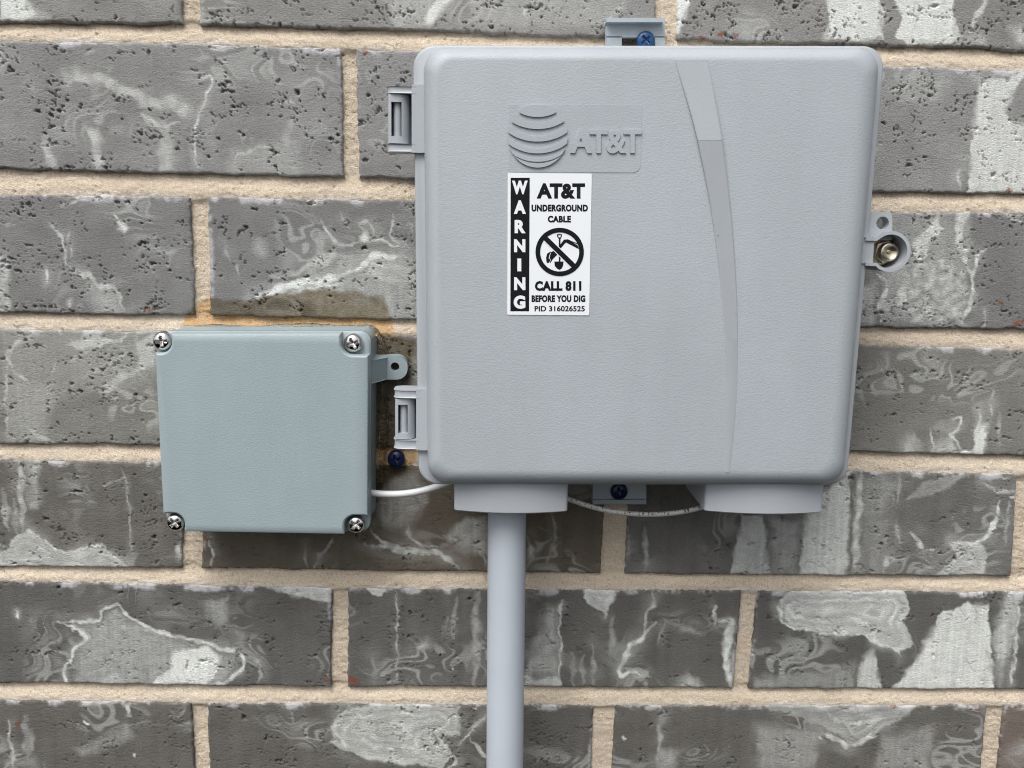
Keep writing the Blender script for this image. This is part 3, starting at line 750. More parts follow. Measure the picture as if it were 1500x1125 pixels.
    if inview:
        for (ru, rv_, rr) in RUST:
            if ru < uc.min() - 10 or ru > uc.max() + 10 or rv_ < vc.min() - 10 or rv_ > vc.max() + 10:
                continue
            a_ = (1 - sstep(rr * 0.5, rr * 1.1, np.hypot(U - ru, (V - rv_) * 1.5) + 5 * noise(xm / 1.5, zm / 1.5, seed + 55)))[..., None] * 0.85
            col = col * (1 - a_) + LIN((128, 72, 50)) * a_
    wet = np.zeros(X.shape)
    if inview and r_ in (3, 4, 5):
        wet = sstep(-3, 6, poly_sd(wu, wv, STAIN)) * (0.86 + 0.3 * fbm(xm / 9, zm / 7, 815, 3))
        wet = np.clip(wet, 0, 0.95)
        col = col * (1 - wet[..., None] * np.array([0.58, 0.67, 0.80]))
    me, _ = grid_mesh('brick', X, Y, Z)
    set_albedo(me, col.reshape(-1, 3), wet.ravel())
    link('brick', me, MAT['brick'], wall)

# mortar: one tooled, sanded surface behind and between the bricks
gx = np.concatenate([np.arange(XMIN, -0.03, 0.004), np.arange(-0.03, 0.64, 0.00085), np.arange(0.64, XMAX + 0.002, 0.004)])
zb_ = float(BOTL[9][1].min()) - 0.006
zt_ = float(TOPL[0][1].max()) + 0.006
vis0, vis1 = px(750, 1140)[1] - 0.004, px(750, -20)[1] + 0.015
gz = np.concatenate([np.arange(zt_, vis1, -0.004), np.arange(vis1, vis0, -0.00085), np.arange(vis0, zb_ - 0.002, -0.004)])
X, Z = np.meshgrid(gx, gz)
xm, zm = X / MM, Z / MM
ragX = X; ragZ = Z
depth = np.full(X.shape, 2.9)
inside = np.zeros((X.shape[0] - 1, X.shape[1] - 1), bool)
Xc = (X[:-1, :-1] + X[1:, 1:]) / 2; Zc = (Z[:-1, :-1] + Z[1:, 1:]) / 2
for (r_, xlt, xlb, xrt, xrb) in BR:
    c0, c1 = np.searchsorted(gx, [min(xlt, xlb) - .001, max(xrt, xrb) + .001])
    c1 = min(c1, Xc.shape[1])
    xs = Xc[:, c0:c1]; zs = Zc[:, c0:c1]
    tt = np.clip((ztop(r_, xs) - zs) / (ztop(r_, xs) - zbot(r_, xs)), 0, 1)
    l_ = xlt + (xlb - xlt) * tt + 0.0045; rr_ = xrt + (xrb - xrt) * tt - 0.0045
    if xlt <= XMIN + 1e-6: l_ = l_ * 0 - 9
    if xrt >= XMAX - 1e-6: rr_ = rr_ * 0 + 9
    inside[:, c0:c1] |= (xs > l_) & (xs < rr_) & (zs < ztop(r_, xs) - 0.0045) & (zs > zbot(r_, xs) + 0.0045)
for r_ in range(0, 9):       # bed joint under course r_: raked under the upper brick, struck flush on the lower one
    z1, z0 = zbot(r_, X), ztop(r_ + 1, X)
    jt = (z1 - Z) / np.maximum(z1 - z0, 1e-4)
    prof = 3.8 - 3.0 * sstep(0.0, 0.85, jt) + 0.8 * noise(xm / 24, zm * 0 + r_ * 7.7, 900 + r_)
    wgt = sstep(-0.35, 0.0, jt) * (1 - sstep(1.0, 1.35, jt))
    depth = depth * (1 - wgt) + prof * wgt
gr = 0.42 * noise(xm / 1.7, zm / 1.5, 801) + 0.34 * noise(xm / 0.95, zm / 0.95, 802) + 0.55 * fbm(xm / 8, zm / 5, 803, 3) + 0.3 * noise(xm / 9, zm / 1.6, 804)
hole = sstep(0.60, 0.78, noise(xm / 2.2, zm / 1.8, 805)) * 1.4
scr = np.abs(noise((xm + 0.6 * zm) / 16, (zm - 0.25 * xm) / 1.5, 812))
hole = hole + (1 - sstep(0.02, 0.09, scr)) * sstep(0.05, 0.4, noise(xm / 18, zm / 10, 813)) * 0.7
Y = (depth + gr + hole) * MM
U, V = to_px(X, Z)
base = LIN((222, 208, 189)) * 1.07
var = 1 + 0.17 * fbm(xm / 34, zm / 12, 806, 4) + 0.10 * noise(xm / 1.3, zm / 1.3, 807)
col = base[None, None, :] * var[..., None]
gm = sstep(0.1, 0.7, fbm(xm / 60, zm / 25, 808, 2))[..., None]
col = col * (1 - 0.4 * gm) + LIN((236, 226, 210)) * 0.4 * gm
lipm = np.zeros(X.shape)
for r_ in range(0, 9):       # thin paler strip along the top of the lower brick, broken by noise
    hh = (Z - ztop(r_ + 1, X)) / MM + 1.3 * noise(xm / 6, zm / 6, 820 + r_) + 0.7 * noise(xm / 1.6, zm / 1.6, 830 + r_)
    lipm = np.maximum(lipm, (1 - sstep(0.8, 2.6, np.abs(hh - 0.2))) * sstep(-0.35, 0.35, noise(xm / 35, zm * 0 + r_, 840)))
col = col * (1 - 0.6 * lipm[..., None]) + LIN((240, 236, 230)) * 0.6 * lipm[..., None]
grain = sstep(0.55, 0.72, noise(xm / 1.1, zm / 1.1, 809))[..., None]
col = col * (1 - 0.45 * grain) + LIN((140, 112, 84)) * 0.45 * grain
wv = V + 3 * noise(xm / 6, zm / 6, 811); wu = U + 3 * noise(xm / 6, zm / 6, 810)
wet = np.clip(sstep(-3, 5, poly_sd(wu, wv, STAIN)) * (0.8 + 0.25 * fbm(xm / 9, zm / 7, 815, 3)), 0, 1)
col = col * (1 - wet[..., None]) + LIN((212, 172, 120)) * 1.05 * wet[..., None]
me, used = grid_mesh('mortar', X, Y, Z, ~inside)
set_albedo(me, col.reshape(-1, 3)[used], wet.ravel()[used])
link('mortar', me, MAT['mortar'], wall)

# ------------------------------------------------------------------ helpers for the fittings
def screw_head(name, c, R, h, mat, parent, rot=0.0, cross=True, washer=None):
    """pan head with a cross recess; c = centre on its seat (Vector), facing -Y"""
    bm = bmesh.new()
    nr, na = 14, 56
    rings = []
    for i in range(nr + 1):
        rr = R * (i / nr) ** 0.9
        ring = []
        for k in range(na):
            a = 2 * math.pi * k / na
            x, z = rr * math.cos(a), rr * math.sin(a)
            q = rr / R
            dd = h * (0.42 + 0.58 * math.sqrt(max(0, 1 - q ** 2.6)))
            if cross:
                ca, sa = math.cos(rot), math.sin(rot)
                lx, lz = x * ca + z * sa, -x * sa + z * ca
                w_ = 0.15 * R
                L = 0.62 * R
                in1 = max(abs(lz) / w_, abs(lx) / L)
                in2 = max(abs(lx) / w_, abs(lz) / L)
                m = min(in1, in2)
                if m < 1.0:
                    dd -= h * 0.55 * min(1, (1.0 - m) * 3.5) * (1 - 0.45 * min(1, rr / L))
            ring.append(bm.verts.new((c.x + x, c.y - dd, c.z + z)))
            if i == 0:
                break
        rings.append(ring)
    c0 = rings[0][0]
    for k in range(na):
        bm.faces.new((c0, rings[1][k], rings[1][(k + 1) % na]))
    for a, b in zip(rings[1:], rings[2:]):
        for k in range(na):
            j = (k + 1) % na
            bm.faces.new((a[k], b[k], b[j], a[j]))
    base_ = [bm.verts.new((v.co.x, c.y + 0.002, v.co.z)) for v in rings[-1]]
    for k in range(na):
        j = (k + 1) % na
        bm.faces.new((rings[-1][k], base_[k], base_[j], rings[-1][j]))
    if washer:
        poly = circle((c.x, c.z), washer, 40)
        add_loft(bm, [[(x, c.y + 0.001, z) for x, z in poly], [(x, c.y - 0.0009, z) for x, z in poly]])
    return bm_obj(name, bm, mat, parent, 32)


def text_mesh(body, bold=0.0, extrude=0.0, spacing=1.0):
    cu = bpy.data.curves.new('lettering', 'FONT')
    cu.body = body
    cu.size = 1.0
    cu.offset = bold
    cu.extrude = extrude
    cu.space_character = spacing
    cu.resolution_u = 6
    ob = bpy.data.objects.new('lettering_source', cu)
    COL.objects.link(ob)
    dg = bpy.context.evaluated_depsgraph_get()
    me = bpy.data.meshes.new_from_object(ob.evaluated_get(dg))
    bpy.data.objects.remove(ob)
    bpy.data.curves.remove(cu)
    return me


def place_text(name, body, box, mapping, mat, parent, bold=0.0, relief=None, spacing=1.0):
    """fit lettering into box (u0,v0,u1,v1); mapping(u, v) -> (X, Z); relief = (front depth mm, height mm)"""
    me = text_mesh(body, bold, 0.5 if relief[1] else 0.0, spacing)
    n = len(me.vertices)
    co = np.empty(n * 3, np.float32); me.vertices.foreach_get('co', co); co = co.reshape(n, 3)
    mn, mx = co.min(0), co.max(0)
    u0, v0, u1, v1 = box
    out = np.empty_like(co)
    for i in range(n):
        u = u0 + (co[i, 0] - mn[0]) / (mx[0] - mn[0]) * (u1 - u0)
        v = v1 - (co[i, 1] - mn[1]) / (mx[1] - mn[1]) * (v1 - v0)
        x, z = mapping(u, v)
        dd = relief[0]
        if relief[1]:
            dd += relief[1] if co[i, 2] > 0 else -0.3
        out[i] = (x, -dd * MM, z)
    me.vertices.foreach_set('co', out.ravel())
    me.update()
    me.name = name
    return link(name, me, mat, parent)


# ------------------------------------------------------------------ the large utility box
DF, DC = 58.0, 74.0            # flange front and cover front, mm in front of the bricks
ub = empty('utility_box', (px(930, 400)[0], 0.0, px(930, 708)[1]))
tag(ub, 'large light grey plastic utility box with embossed globe logo and warning sticker', 'utility box')

flange_px = [(605, 66), (1298, 67), (1241, 711), (613, 710)]
fl = pxpoly(flange_px, DF)
cx_ = sum(p[0] for p in fl) / 4; cz_ = sum(p[1] for p in fl) / 4


def inset(poly, m_):
    out = []
    n = len(poly)
    for i in range(n):
        p0, p1, p2 = (Vector(poly[(i + k) % n]) for k in (-1, 0, 1))
        a, b = (p0 - p1).normalized(), (p2 - p1).normalized()
        s_ = (a + b)
        out.append(tuple(p1 + (a + b) * m_ / max(1e-6, math.sin(a.angle(b)))))
    return out


# housing behind the flange
bm = bmesh.new()
hp = round_poly(inset(fl, 0.007), 0.010, 8)
add_loft(bm, [loop_at(hp, 7.0), loop_at(hp, DF - 3.5)])
bm_obj('housing', bm, MAT['grey'], ub, 35)
# flange: the rim of the door
bm = bmesh.new()
fp = lambda m_, r_, d: loop_at(round_poly(inset(fl, m_), r_, 10), d)
add_loft(bm, [fp(0.0004, 0.0105, DF - 7), fp(0.0, 0.0108, DF - 6.3), fp(0.0, 0.0108, DF - 1.2), fp(0.00035, 0.0105, DF - 0.35), fp(0.0012, 0.0098, DF)])
door = bm_obj('door_rim', bm, MAT['grey'], ub, 50)
# cover: bulging door panel with rolled edges
base_px = [(620.5, 71), (1284.5, 72), (1230, 706.5), (627, 705.5)]
front_px = [(643, 89), (1261, 90), (1211, 689), (646, 688)]
b3 = pxpoly(base_px, DF + 1); f3 = pxpoly(front_px, DC)
loops = []
loops.append(loop_at(round_poly(b3, 0.0115, 12), DF - 2))
NS = 12
for i in range(NS + 1):
    th = math.pi / 2 * i / NS
    w_ = 1 - math.cos(th)
    d_ = DF + 1 + (DC - DF - 1) * math.sin(th) ** 0.85
    cs = [tuple(Vector(a).lerp(Vector(b), w_)) for a, b in zip(b3, f3)]
    loops.append(loop_at(round_poly(cs, 0.0115 - 0.003 * w_, 12), d_))
bm = bmesh.new()
add_loft(bm, loops, cap0=False)
cover = bm_obj('cover', bm, MAT['cover'], ub, 60)


def strip_surface(name, left, right, hfun, mat, parent, nacross=4):
    """raised band between two pixel curves on the cover front; hfun(t) = height in mm"""
    n = 60
    def samp(c):
        pts = catmull([Vector((u, v)) for u, v in c], 12)
        vv = np.array([p.y for p in pts]); uu = np.array([p.x for p in pts])
        t = np.linspace(vv[0], vv[-1], n)
        return [(float(np.interp(q, vv, uu)), float(q)) for q in t]
    L, R = samp(left), samp(right)
    bm = bmesh.new()
    rows = []
    for i in range(n):
        h = hfun(i / (n - 1), L[i][1])
        row = []
        a = px(*L[i], DC); b = px(*R[i], DC)
        e = 0.0005
        prof = [(0.0, -0.4), (0.0, h * 0.7), (e, h)] + [(None, k) for k in ()]
        xs = [(a[0], -0.4), (a[0], max(0.05, h - 0.25)), (a[0] + e, h), (b[0] - e, h), (b[0], max(0.05, h - 0.25)), (b[0], -0.4)]
        for x, hh in xs:
            z = a[1] + (b[1] - a[1]) * ((x - a[0]) / (b[0] - a[0]))
            row.append(bm.verts.new((x, -(DC + hh) * MM, z)))
        rows.append(row)
    for r0, r1 in zip(rows, rows[1:]):
        for k in range(len(r0) - 1):
            bm.faces.new((r0[k], r0[k + 1], r1[k + 1], r1[k]))
    for r0 in (rows[0], rows[-1]):
        bm.faces.new(r0)
    return bm_obj(name, bm, mat, parent, 25)


bl_ = [(988, 88), (1008, 155), (1023, 215), (1040, 300), (1054, 400), (1062, 500), (1065, 600), (1062, 692)]
br_ = [(1037, 88), (1048, 150), (1058, 215), (1070, 310), (1078, 410), (1081, 500), (1078, 600), (1069, 692)]


def cutc(c, v0, v1):
    pts = catmull([Vector((u, v)) for u, v in c], 12)
    vv = np.array([p.y for p in pts]); uu = np.array([p.x for p in pts])
    t = np.linspace(v0, v1, 9)
    return [(float(np.interp(q, vv, uu)), float(q)) for q in t]


strip_surface('accent_band', cutc(bl_, 88, 206), cutc(br_, 88, 206), lambda t, v: 0.25 + 1.9 * t, MAT['grey'], cover)
strip_surface('accent_band', cutc(bl_, 206.3, 692), cutc(br_, 206.3, 692), lambda t, v: 0.17 + 1.97 * max(0, 1 - t) ** 3.0, MAT['band'], cover)

# embossed panel, globe and letters
bm = bmesh.new()
pl = round_poly(pxpoly([(745, 153), (940.5, 154), (938, 253), (745, 252)], DC), [0.001, 0.001, 0.004, 0.001], 5)
add_loft(bm, [loop_at(pl, DC - 0.4), loop_at(pl, DC + 0.10), loop_at(inset(pl, 0.0002) if False else pl, DC + 0.22)])
bm_obj('logo_panel', bm, MAT['cover'], cover, 30)
DL = DC + 0.22
GC, GRX, GRY = (787.3, 200.0), 43.5, 45.5


def chord_u(v_end):
    k = max(0.0, 1 - ((v_end - GC[1]) / GRY) ** 2)
    return GRX * math.sqrt(k)


def globe_band(top, bot):
    """top, bot: (edge v, middle v) of the sagging upper and lower borders; None = the circle itself"""
    n = 40
    def border(e):
        out = []
        w_ = chord_u(e[0])
        for i in range(n + 1):
            q = -1 + 2 * i / n
            out.append((GC[0] + q * w_, e[0] + (e[1] - e[0]) * max(0, 1 - q * q) ** 0.85))
        return out
    def arc(v0, v1, side):
        return [(GC[0] + side * chord_u(v0 + (v1 - v0) * i / 8), v0 + (v1 - v0) * i / 8) for i in range(9)]
    if top is None:
        b = border(bot)
        c = [(GC[0] + chord_u(bot[0]) * math.cos(math.pi * i / n), bot[0] - (bot[0] - (GC[1] - GRY)) * math.sin(math.pi * i / n)) for i in range(1, n)]
        return b + c
    if bot is None:
        a = border(top)
        a0 = math.atan2((top[0] - GC[1]) / GRY, 1)
        th0 = math.asin((top[0] - GC[1]) / GRY)
        c = [(GC[0] + GRX * math.cos(th0 + (math.pi - 2 * th0) * i / n), GC[1] + GRY * math.sin(th0 + (math.pi - 2 * th0) * i / n)) for i in range(1, n)]
        return a + c
    return border(top) + arc(top[0], bot[0], 1)[1:-1] + border(bot)[::-1] + arc(bot[0], top[0], -1)[1:-1]


for tp, bt in [(None, (164, 171)), ((168, 181), (177, 188)), ((184, 201), (193, 207)), ((201, 218.5), (210, 224.5)), ((218, 232.5), (225.5, 237)), ((229, 239.5), None)]:
    poly = pxpoly(globe_band(tp, bt), DL)
    bm = bmesh.new()
    c2 = (sum(p[0] for p in poly) / len(poly), sum(p[1] for p in poly) / len(poly))
    add_loft(bm, [loop_at(poly, DL - 0.3), loop_at(poly, DL + 0.95)])
    bm_obj('globe_stripe', bm, MAT['emboss'], cover, 50, bevel=0.0008, seg=3)
place_text('embossed_lettering', 'AT&T', (835, 190, 939.5, 225), lambda u, v: px(u, v, DL), MAT['emboss'], cover, bold=0.03, relief=(DL, 0.8), spacing=0.95)

# warning sticker, with print
DS = DC + 0.35
wl_px = [(744, 253), (867, 254.5), (863, 462), (743, 461)]
wlp = pxpoly(wl_px, DS)
bm = bmesh.new()
add_loft(bm, [loop_at(round_poly(wlp, 0.0006, 3), DC - 0.05), loop_at(round_poly(wlp, 0.0006, 3), DS)])
sticker = bm_obj('warning_sticker', bm, MAT['white'], ub, 30)
sticker['label'] = 'white warning sticker with black lettering and no digging symbol'


def sk(u, v):
    """coordinates read off an enlargement of the sticker (5 px per photo pixel)"""
    return px(735 + u / 5, 245 + v / 5, DS)


def flat(name, polys, mat, lift, parent=sticker, holes=()):
    bm = bmesh.new()
    for p_ in polys:
        vs_ = [bm.verts.new((*[q[0]], -(DS + lift) * MM, q[1])) for q in [sk(*w_) for w_ in p_]]
        es = [bm.edges.new((vs_[i], vs_[(i + 1) % len(vs_)])) for i in range(len(vs_))]
        for hl in holes:
            hv = [bm.verts.new((*[q[0]], -(DS + lift) * MM, q[1])) for q in [sk(*w_) for w_ in hl]]
            es += [bm.edges.new((hv[i], hv[(i + 1) % len(hv)])) for i in range(len(hv))]
        bmesh.ops.triangle_fill(bm, edges=es, use_beauty=True)
    return bm_obj(name, bm, mat, parent, None)


flat('warning_panel', [[(65, 77), (205, 77), (200, 1055), (63, 1055)]], MAT['ink'], 0.06)
for ch, bx in [('W', (75, 98, 190, 198)), ('A', (88, 242, 177, 342)), ('R', (94, 386, 175, 483)), ('N', (90, 527, 173, 622)), ('I', (114, 668, 143, 762)), ('N', (90, 805, 173, 900)), ('G', (87, 939, 173, 1036))]:
    place_text('warning_lettering', ch, bx, sk, MAT['white'], sticker, bold=0.055, relief=(DS + 0.12, 0))
for body, bx, bold, spc in [('AT&T', (255, 117, 610, 231), 0.05, 0.95), ('UNDERGROUND', (218, 273, 631, 325), 0.062, 1.1), ('CABLE', (337, 355, 507, 405), 0.062, 1.1),
                            ('CALL 811', (243, 833, 583, 906), 0.062, 1.08), ('BEFORE YOU DIG', (218, 937, 612, 988), 0.062, 1.1), ('PID 316026525', (240, 1015, 608, 1056), 0.03, 1.02)]:
    place_text('lettering', body, bx, sk, MAT['ink'], sticker, bold=bold, relief=(DS + 0.06, 0), spacing=spc)
CC = (424, 620)
flat('no_digging_ring', [circle(CC, 177, 72)], MAT['ink'], 0.06, holes=[circle(CC, 143, 72)])
sy = [
 [(405, 490), (440, 490), (441, 505), (430, 527), (430, 690), (418, 690), (418, 527), (404, 505)],
 [(385, 690), (452, 690), (450, 722), (438, 742), (423, 752), (404, 742), (388, 722)],
 [(412, 590), (455, 530), (482, 527), (556, 572), (566, 600), (552, 594), (470, 551), (432, 594)],
 [(482, 527), (553, 557), (556, 566), (484, 534)],
 [(332, 632), (352, 620), (362, 617), (350, 640), (343, 668), (356, 676), (352, 690), (340, 703), (328, 696), (324, 665)],
 [(362, 620), (398, 606), (416, 630), (372, 676), (356, 702), (352, 700), (360, 676), (350, 668), (354, 644)]]
flat('shovel_and_digger_symbol', sy, MAT['ink'], 0.06)
flat('grip_opening', [[(412, 499), (434, 499), (428, 514), (418, 514)]], MAT['white'], 0.09)
sl = lambda w_: [(CC[0] + x, CC[1] + y) for x, y in [(-112 - w_ * .7, -108 + w_ * .7), (-112 + w_ * .7, -108 - w_ * .7), (112 + w_ * .7, 112 - w_ * .7), (112 - w_ * .7, 112 + w_ * .7)]]
flat('slash_outline', [sl(25)], MAT['white'], 0.11)
flat('slash', [sl(19)], MAT['ink'], 0.16)
flat('no_digging_ring', [circle(CC, 177, 72)], MAT['ink'], 0.20, holes=[circle(CC, 143, 72)])


# hinges on the left
def hinge(x0, x1, plate, top, bot, win):
    """pixel measures at the flange: arms from x0 to x1, plate = (x0,x1) on the rim"""
    h = None
    bm = bmesh.new()
    D0, D1 = DF - 14, DF + 2.6
    # plate on the rim
    p_ = pxpoly([(plate[0], top[0] - 0.8), (plate[1], top[0] - 0.8), (plate[1], bot[1] + 0.8), (plate[0], bot[1] + 0.8)], D1)
    add_prism(bm, p_, DF - 3, D1)
    # arms: plan outline (X, depth) rounded at the free end, extruded in Z
    xa, xb = px(x0, top[0], D1)[0], px(plate[0] + 4, top[0], D1)[0]
    for (v0, v1) in (top, bot):
        z1, z0 = px(x0, v0, D1)[1], px(x0, v1, D1)[1]
        plan = round_poly([(xa, -(D1 - 0.35) * MM), (xb, -(D1 - 0.35) * MM), (xb, -D0 * MM), (xa, -D0 * MM)], [0.0045, 0, 0, 0.0045], 6)
        add_loft(bm, [[(x, y, z0) for x, y in plan], [(x, y, z1) for x, y in plan]])
    h = bm_obj('hinge', bm, MAT['grey'], ub, 35, bevel=0.0005, seg=2)
    # knuckle with its window and pin
    zt, zb2 = px(x0, top[1] + 1.5, D1 - 1)[1], px(x0, bot[0] - 1.5, D1 - 1)[1]
    R = 0.0052
    xc = xa + R + 0.0004
    yc = -(D1 - 1.2) * MM + R
    wz1, wz0 = px(win[0], win[2], D1 - 1)[1], px(win[0], win[3], D1 - 1)[1]
    wx0, wx1 = px(win[0], win[2], D1 - 1)[0], px(win[1], win[2], D1 - 1)[0]
    bm = bmesh.new()
    plan2 = round_poly([(xc - R, yc - R), (xc + R * 0.75, yc - R), (xc + R * 1.2, yc + R), (xc - R, yc + R)], [0.0014, 0.0062, 0.001, 0.001], 9)

    def clip(pts, x, keep_less):
        out = []
        for i in range(len(pts)):
            p0, p1 = pts[i], pts[(i + 1) % len(pts)]
            i0, i1 = (p0[0] <= x) == keep_less, (p1[0] <= x) == keep_less
            if i0: out.append(p0)
            if i0 != i1:
                q = (x - p0[0]) / (p1[0] - p0[0])
                out.append((x, p0[1] + (p1[1] - p0[1]) * q))
        return out
    for pts_, za_, zb4 in ((plan2, zb2, wz0), (plan2, wz1, zt), (clip(plan2, wx0, True), wz0 - .0001, wz1 + .0001), (clip(plan2, wx1, False), wz0 - .0001, wz1 + .0001)):
        add_loft(bm, [[(x, y, za_) for x, y in pts_], [(x, y, zb4) for x, y in pts_]])
    kn = bm_obj('knuckle', bm, MAT['grey'], h, 40)
    bm = bmesh.new()
    add_tube(bm, [(((wx0 + wx1) / 2) + 0.0002, yc - R * 0.25, zb2 + .001), (((wx0 + wx1) / 2) + 0.0002, yc - R * 0.25, zt - .001)], 0.0019, 16)
    bm_obj('hinge_pin', bm, MAT['grey'], h, 40)
    # back leaf behind the knuckle, joined to the housing
    bm = bmesh.new()
    pl_ = [(xc - R, yc + R * 0.9), (xb + 0.008, yc + R * 0.9), (xb + 0.008, yc + R * 0.9 + 0.003), (xc - R, yc + R * 0.9 + 0.003)]
    add_loft(bm, [[(x, y, zb2 - .002) for x, y in pl_], [(x, y, zt + .002) for x, y in pl_]])
    bm_obj('hinge_leaf', bm, MAT['grey'], h, 40)
    return h


hinge(566.5, 605, (604.5, 621.5), (126, 136), (211, 221.5), (573, 588, 149, 199))
hinge(577, 612, (611, 627), (572, 583), (645, 657.5), (583, 597, 593, 635))

# latch on the right: lug, cup and security bolt
DLT = 52.0
bm = bmesh.new()
lug = round_poly(pxpoly([(1268, 311), (1307, 310), (1307, 352), (1268, 352)], DLT), [0, 0.0032, 0.001, 0], 6)
add_prism(bm, lug, DLT - 8, DLT, holes=[circle(px(1293, 326.5, DLT), 0.0033, 28)])
latch = bm_obj('latch_lug', bm, MAT['grey'], ub, 35)
cc = px(1304.5, 368.5, DLT + 8)
sc_ = px(1305.5, 368.5, DLT + 8)[0] - cc[0]
rr_ = 27 * sc_
path = [px(1268, 350, DLT + 8), px(1284, 350.5, DLT + 8)]
a0, a1 = math.radians(128), math.radians(-126)
path += [(cc[0] + rr_ * math.cos(a0 + (a1 - a0) * i / 36), cc[1] + rr_ * math.sin(a0 + (a1 - a0) * i / 36)) for i in range(37)]
path += [px(1284, 387.5, DLT + 8), px(1268, 386.5, DLT + 8)]
bm = bmesh.new()
add_prism(bm, strip(path, 0.0017), DLT - 16, DLT + 8)
cup = bm_obj('latch_cup', bm, MAT['grey'], ub, 50)
bm = bmesh.new()
add_prism(bm, circle(cc, rr_ * 0.99, 36), DLT - 16, DLT - 13)
add_prism(bm, pxpoly([(1262, 352), (1300, 352), (1300, 386), (1262, 386)], DLT - 4), DLT - 16, DLT - 13.5)
bm_obj('cup_floor', bm, MAT['grey'], cup, 40)
bc = px(1304.5, 369.5, DLT + 3)
bm = bmesh.new()
add_prism(bm, circle(bc, 0.0068, 32), DLT - 14, DLT - 9)
add_prism(bm, circle(bc, 0.0060, 6, 0.3), DLT - 9.2, DLT - 3)
rs = [(0.0049, -3.2), (0.0050, 1.2), (0.0046, 2.0), (0.0039, 2.2), (0.0030, 1.5), (0.0012, 1.2), (0.0009, 2.0)]
add_loft(bm, [loop_at(circle(bc, r__, 36), DLT + d__) for r__, d__ in rs])
bm_obj('security_bolt', bm, MAT['bolt'], cup, 35)
# rim catch beside the latch
bm = bmesh.new()
add_prism(bm, pxpoly([(1258, 353), (1278, 353), (1276, 384), (1256, 384)], DF), DF - 7, DF + 0.8)
bm_obj('latch_catch', bm, MAT['grey'], ub, 35, bevel=0.0006)


# collars for the conduits below the box
def collar(u0, u1, vtop, vbot, dback, dfront, bulge):
    xa, xb = px(u0, vbot, dfront)[0], px(u1, vbot, dfront)[0]
    z1, z0 = px(u0, vtop - 14, dfront)[1], px(u0, vbot, dfront)[1]
    n = 18
    r_c = 0.0042
    def plan(m_):
        pts = []
        for i in range(n + 1):
            q = i / n
            pts.append((xa + m_ + (xb - xa - 2 * m_) * q, -(dfront * MM - m_) - bulge * MM * (1 - (2 * q - 1) ** 2)))
        pts += [(xb - m_, -dback * MM), (xa + m_, -dback * MM)]
        rr = [r_c] + [0] * (n - 1) + [r_c, 0, 0]
        return round_poly(pts, rr, 5)
    bm = bmesh.new()
    o = plan(0.0)
    i_ = plan(0.0022)
    o2 = plan(0.0006)
    add_loft(bm, [[(x, y, z1) for x, y in o], [(x, y, z0 + 0.0006) for x, y in o], [(x, y, z0) for x, y in o2], [(x, y, z0) for x, y in i_], [(x, y, z0 + 0.012) for x, y in i_]], cap0=True, cap1=True)
    return bm_obj('conduit_collar', bm, MAT['grey'], ub, 40)


collar(665, 831.5, 706, 748, 12, 60, 5)
collar(1031.5, 1205, 710, 749, 12, 60, 5)

# mounting brackets with their screws, above and below
bm = bmesh.new()
dB = 6.0
def bar(u0, v0, u1, v1, d0, d1):
    add_prism(bm, pxpoly([(u0, v0), (u1, v0), (u1, v1), (u0, v1)], d1), d0, d1)
bar(889, 31, 973, 54, 1.0, dB)
bar(889, 54.2, 910, 92, 1.0, dB)
bar(960, 54.2, 973, 92, 1.0, dB)
bar(910.2, 70, 959.8, 92, 1.0, dB)
bar(889, 27, 973, 31.5, 1.0, dB + 6)
bk = bm_obj('mounting_bracket', bm, MAT['bracket'], ub, 30, bevel=0.0003)
screw_head('bracket_screw', P(945.5, 60, dB), 0.0050, 0.0030, MAT['blue'], bk, rot=0.75)
bm = bmesh.new()
bar(869, 690, 946, 733, 1.0, 5.0)
bar(869, 733.2, 946, 738, 1.0, 9.0)
bk = bm_obj('mounting_bracket', bm, MAT['bracket'], ub, 30, bevel=0.0003)
screw_head('bracket_screw', P(906.5, 719, 5), 0.0050, 0.0034, MAT['navy'], bk, rot=0.3)

# ------------------------------------------------------------------ the small junction box
JF, JP = 40.0, 33.0       # lid plateau front, lid corner seats (mm in front of the bricks)
jb = empty('junction_box', (px(390, 640)[0], 0.0, px(390, 780)[1]))
tag(jb, 'small square blue grey junction box with a chrome screw in each lid corner', 'junction box')
lid_px = [(223.5, 487.5), (541, 487), (540, 785), (238.5, 780)]
lid4 = pxpoly(lid_px, JF)
bm = bmesh.new()
bp = lambda m_, d: loop_at(round_poly(inset(lid4, m_), 0.0058, 8), d)
add_loft(bm, [bp(0.0002, 0.5), bp(0.0018, 26.0)])
body = bm_obj('box_body', bm, MAT['jbox'], jb, 35)
bm = bmesh.new()
add_loft(bm, [bp(0.0026, 25.5), bp(0.0026, 27.2)])
bm_obj('seam_shade', bm, MAT['dark'], jb, 35)  # near-black strip standing in for the shade in the gap under the lid
# lid: base plate with corner seats, and the raised plateau with quarter round notches
bm = bmesh.new()
add_loft(bm, [bp(0.0004, 26.6), bp(0.0, 27.2), bp(0.0, JP - 0.8), bp(0.0008, JP)])
lid = bm_obj('lid', bm, MAT['jbox'], jb, 40)
seat = [(234, 501), (516, 504), (520, 771), (253.5, 768)]
sR = [px(u, v, JF) for u, v in seat]


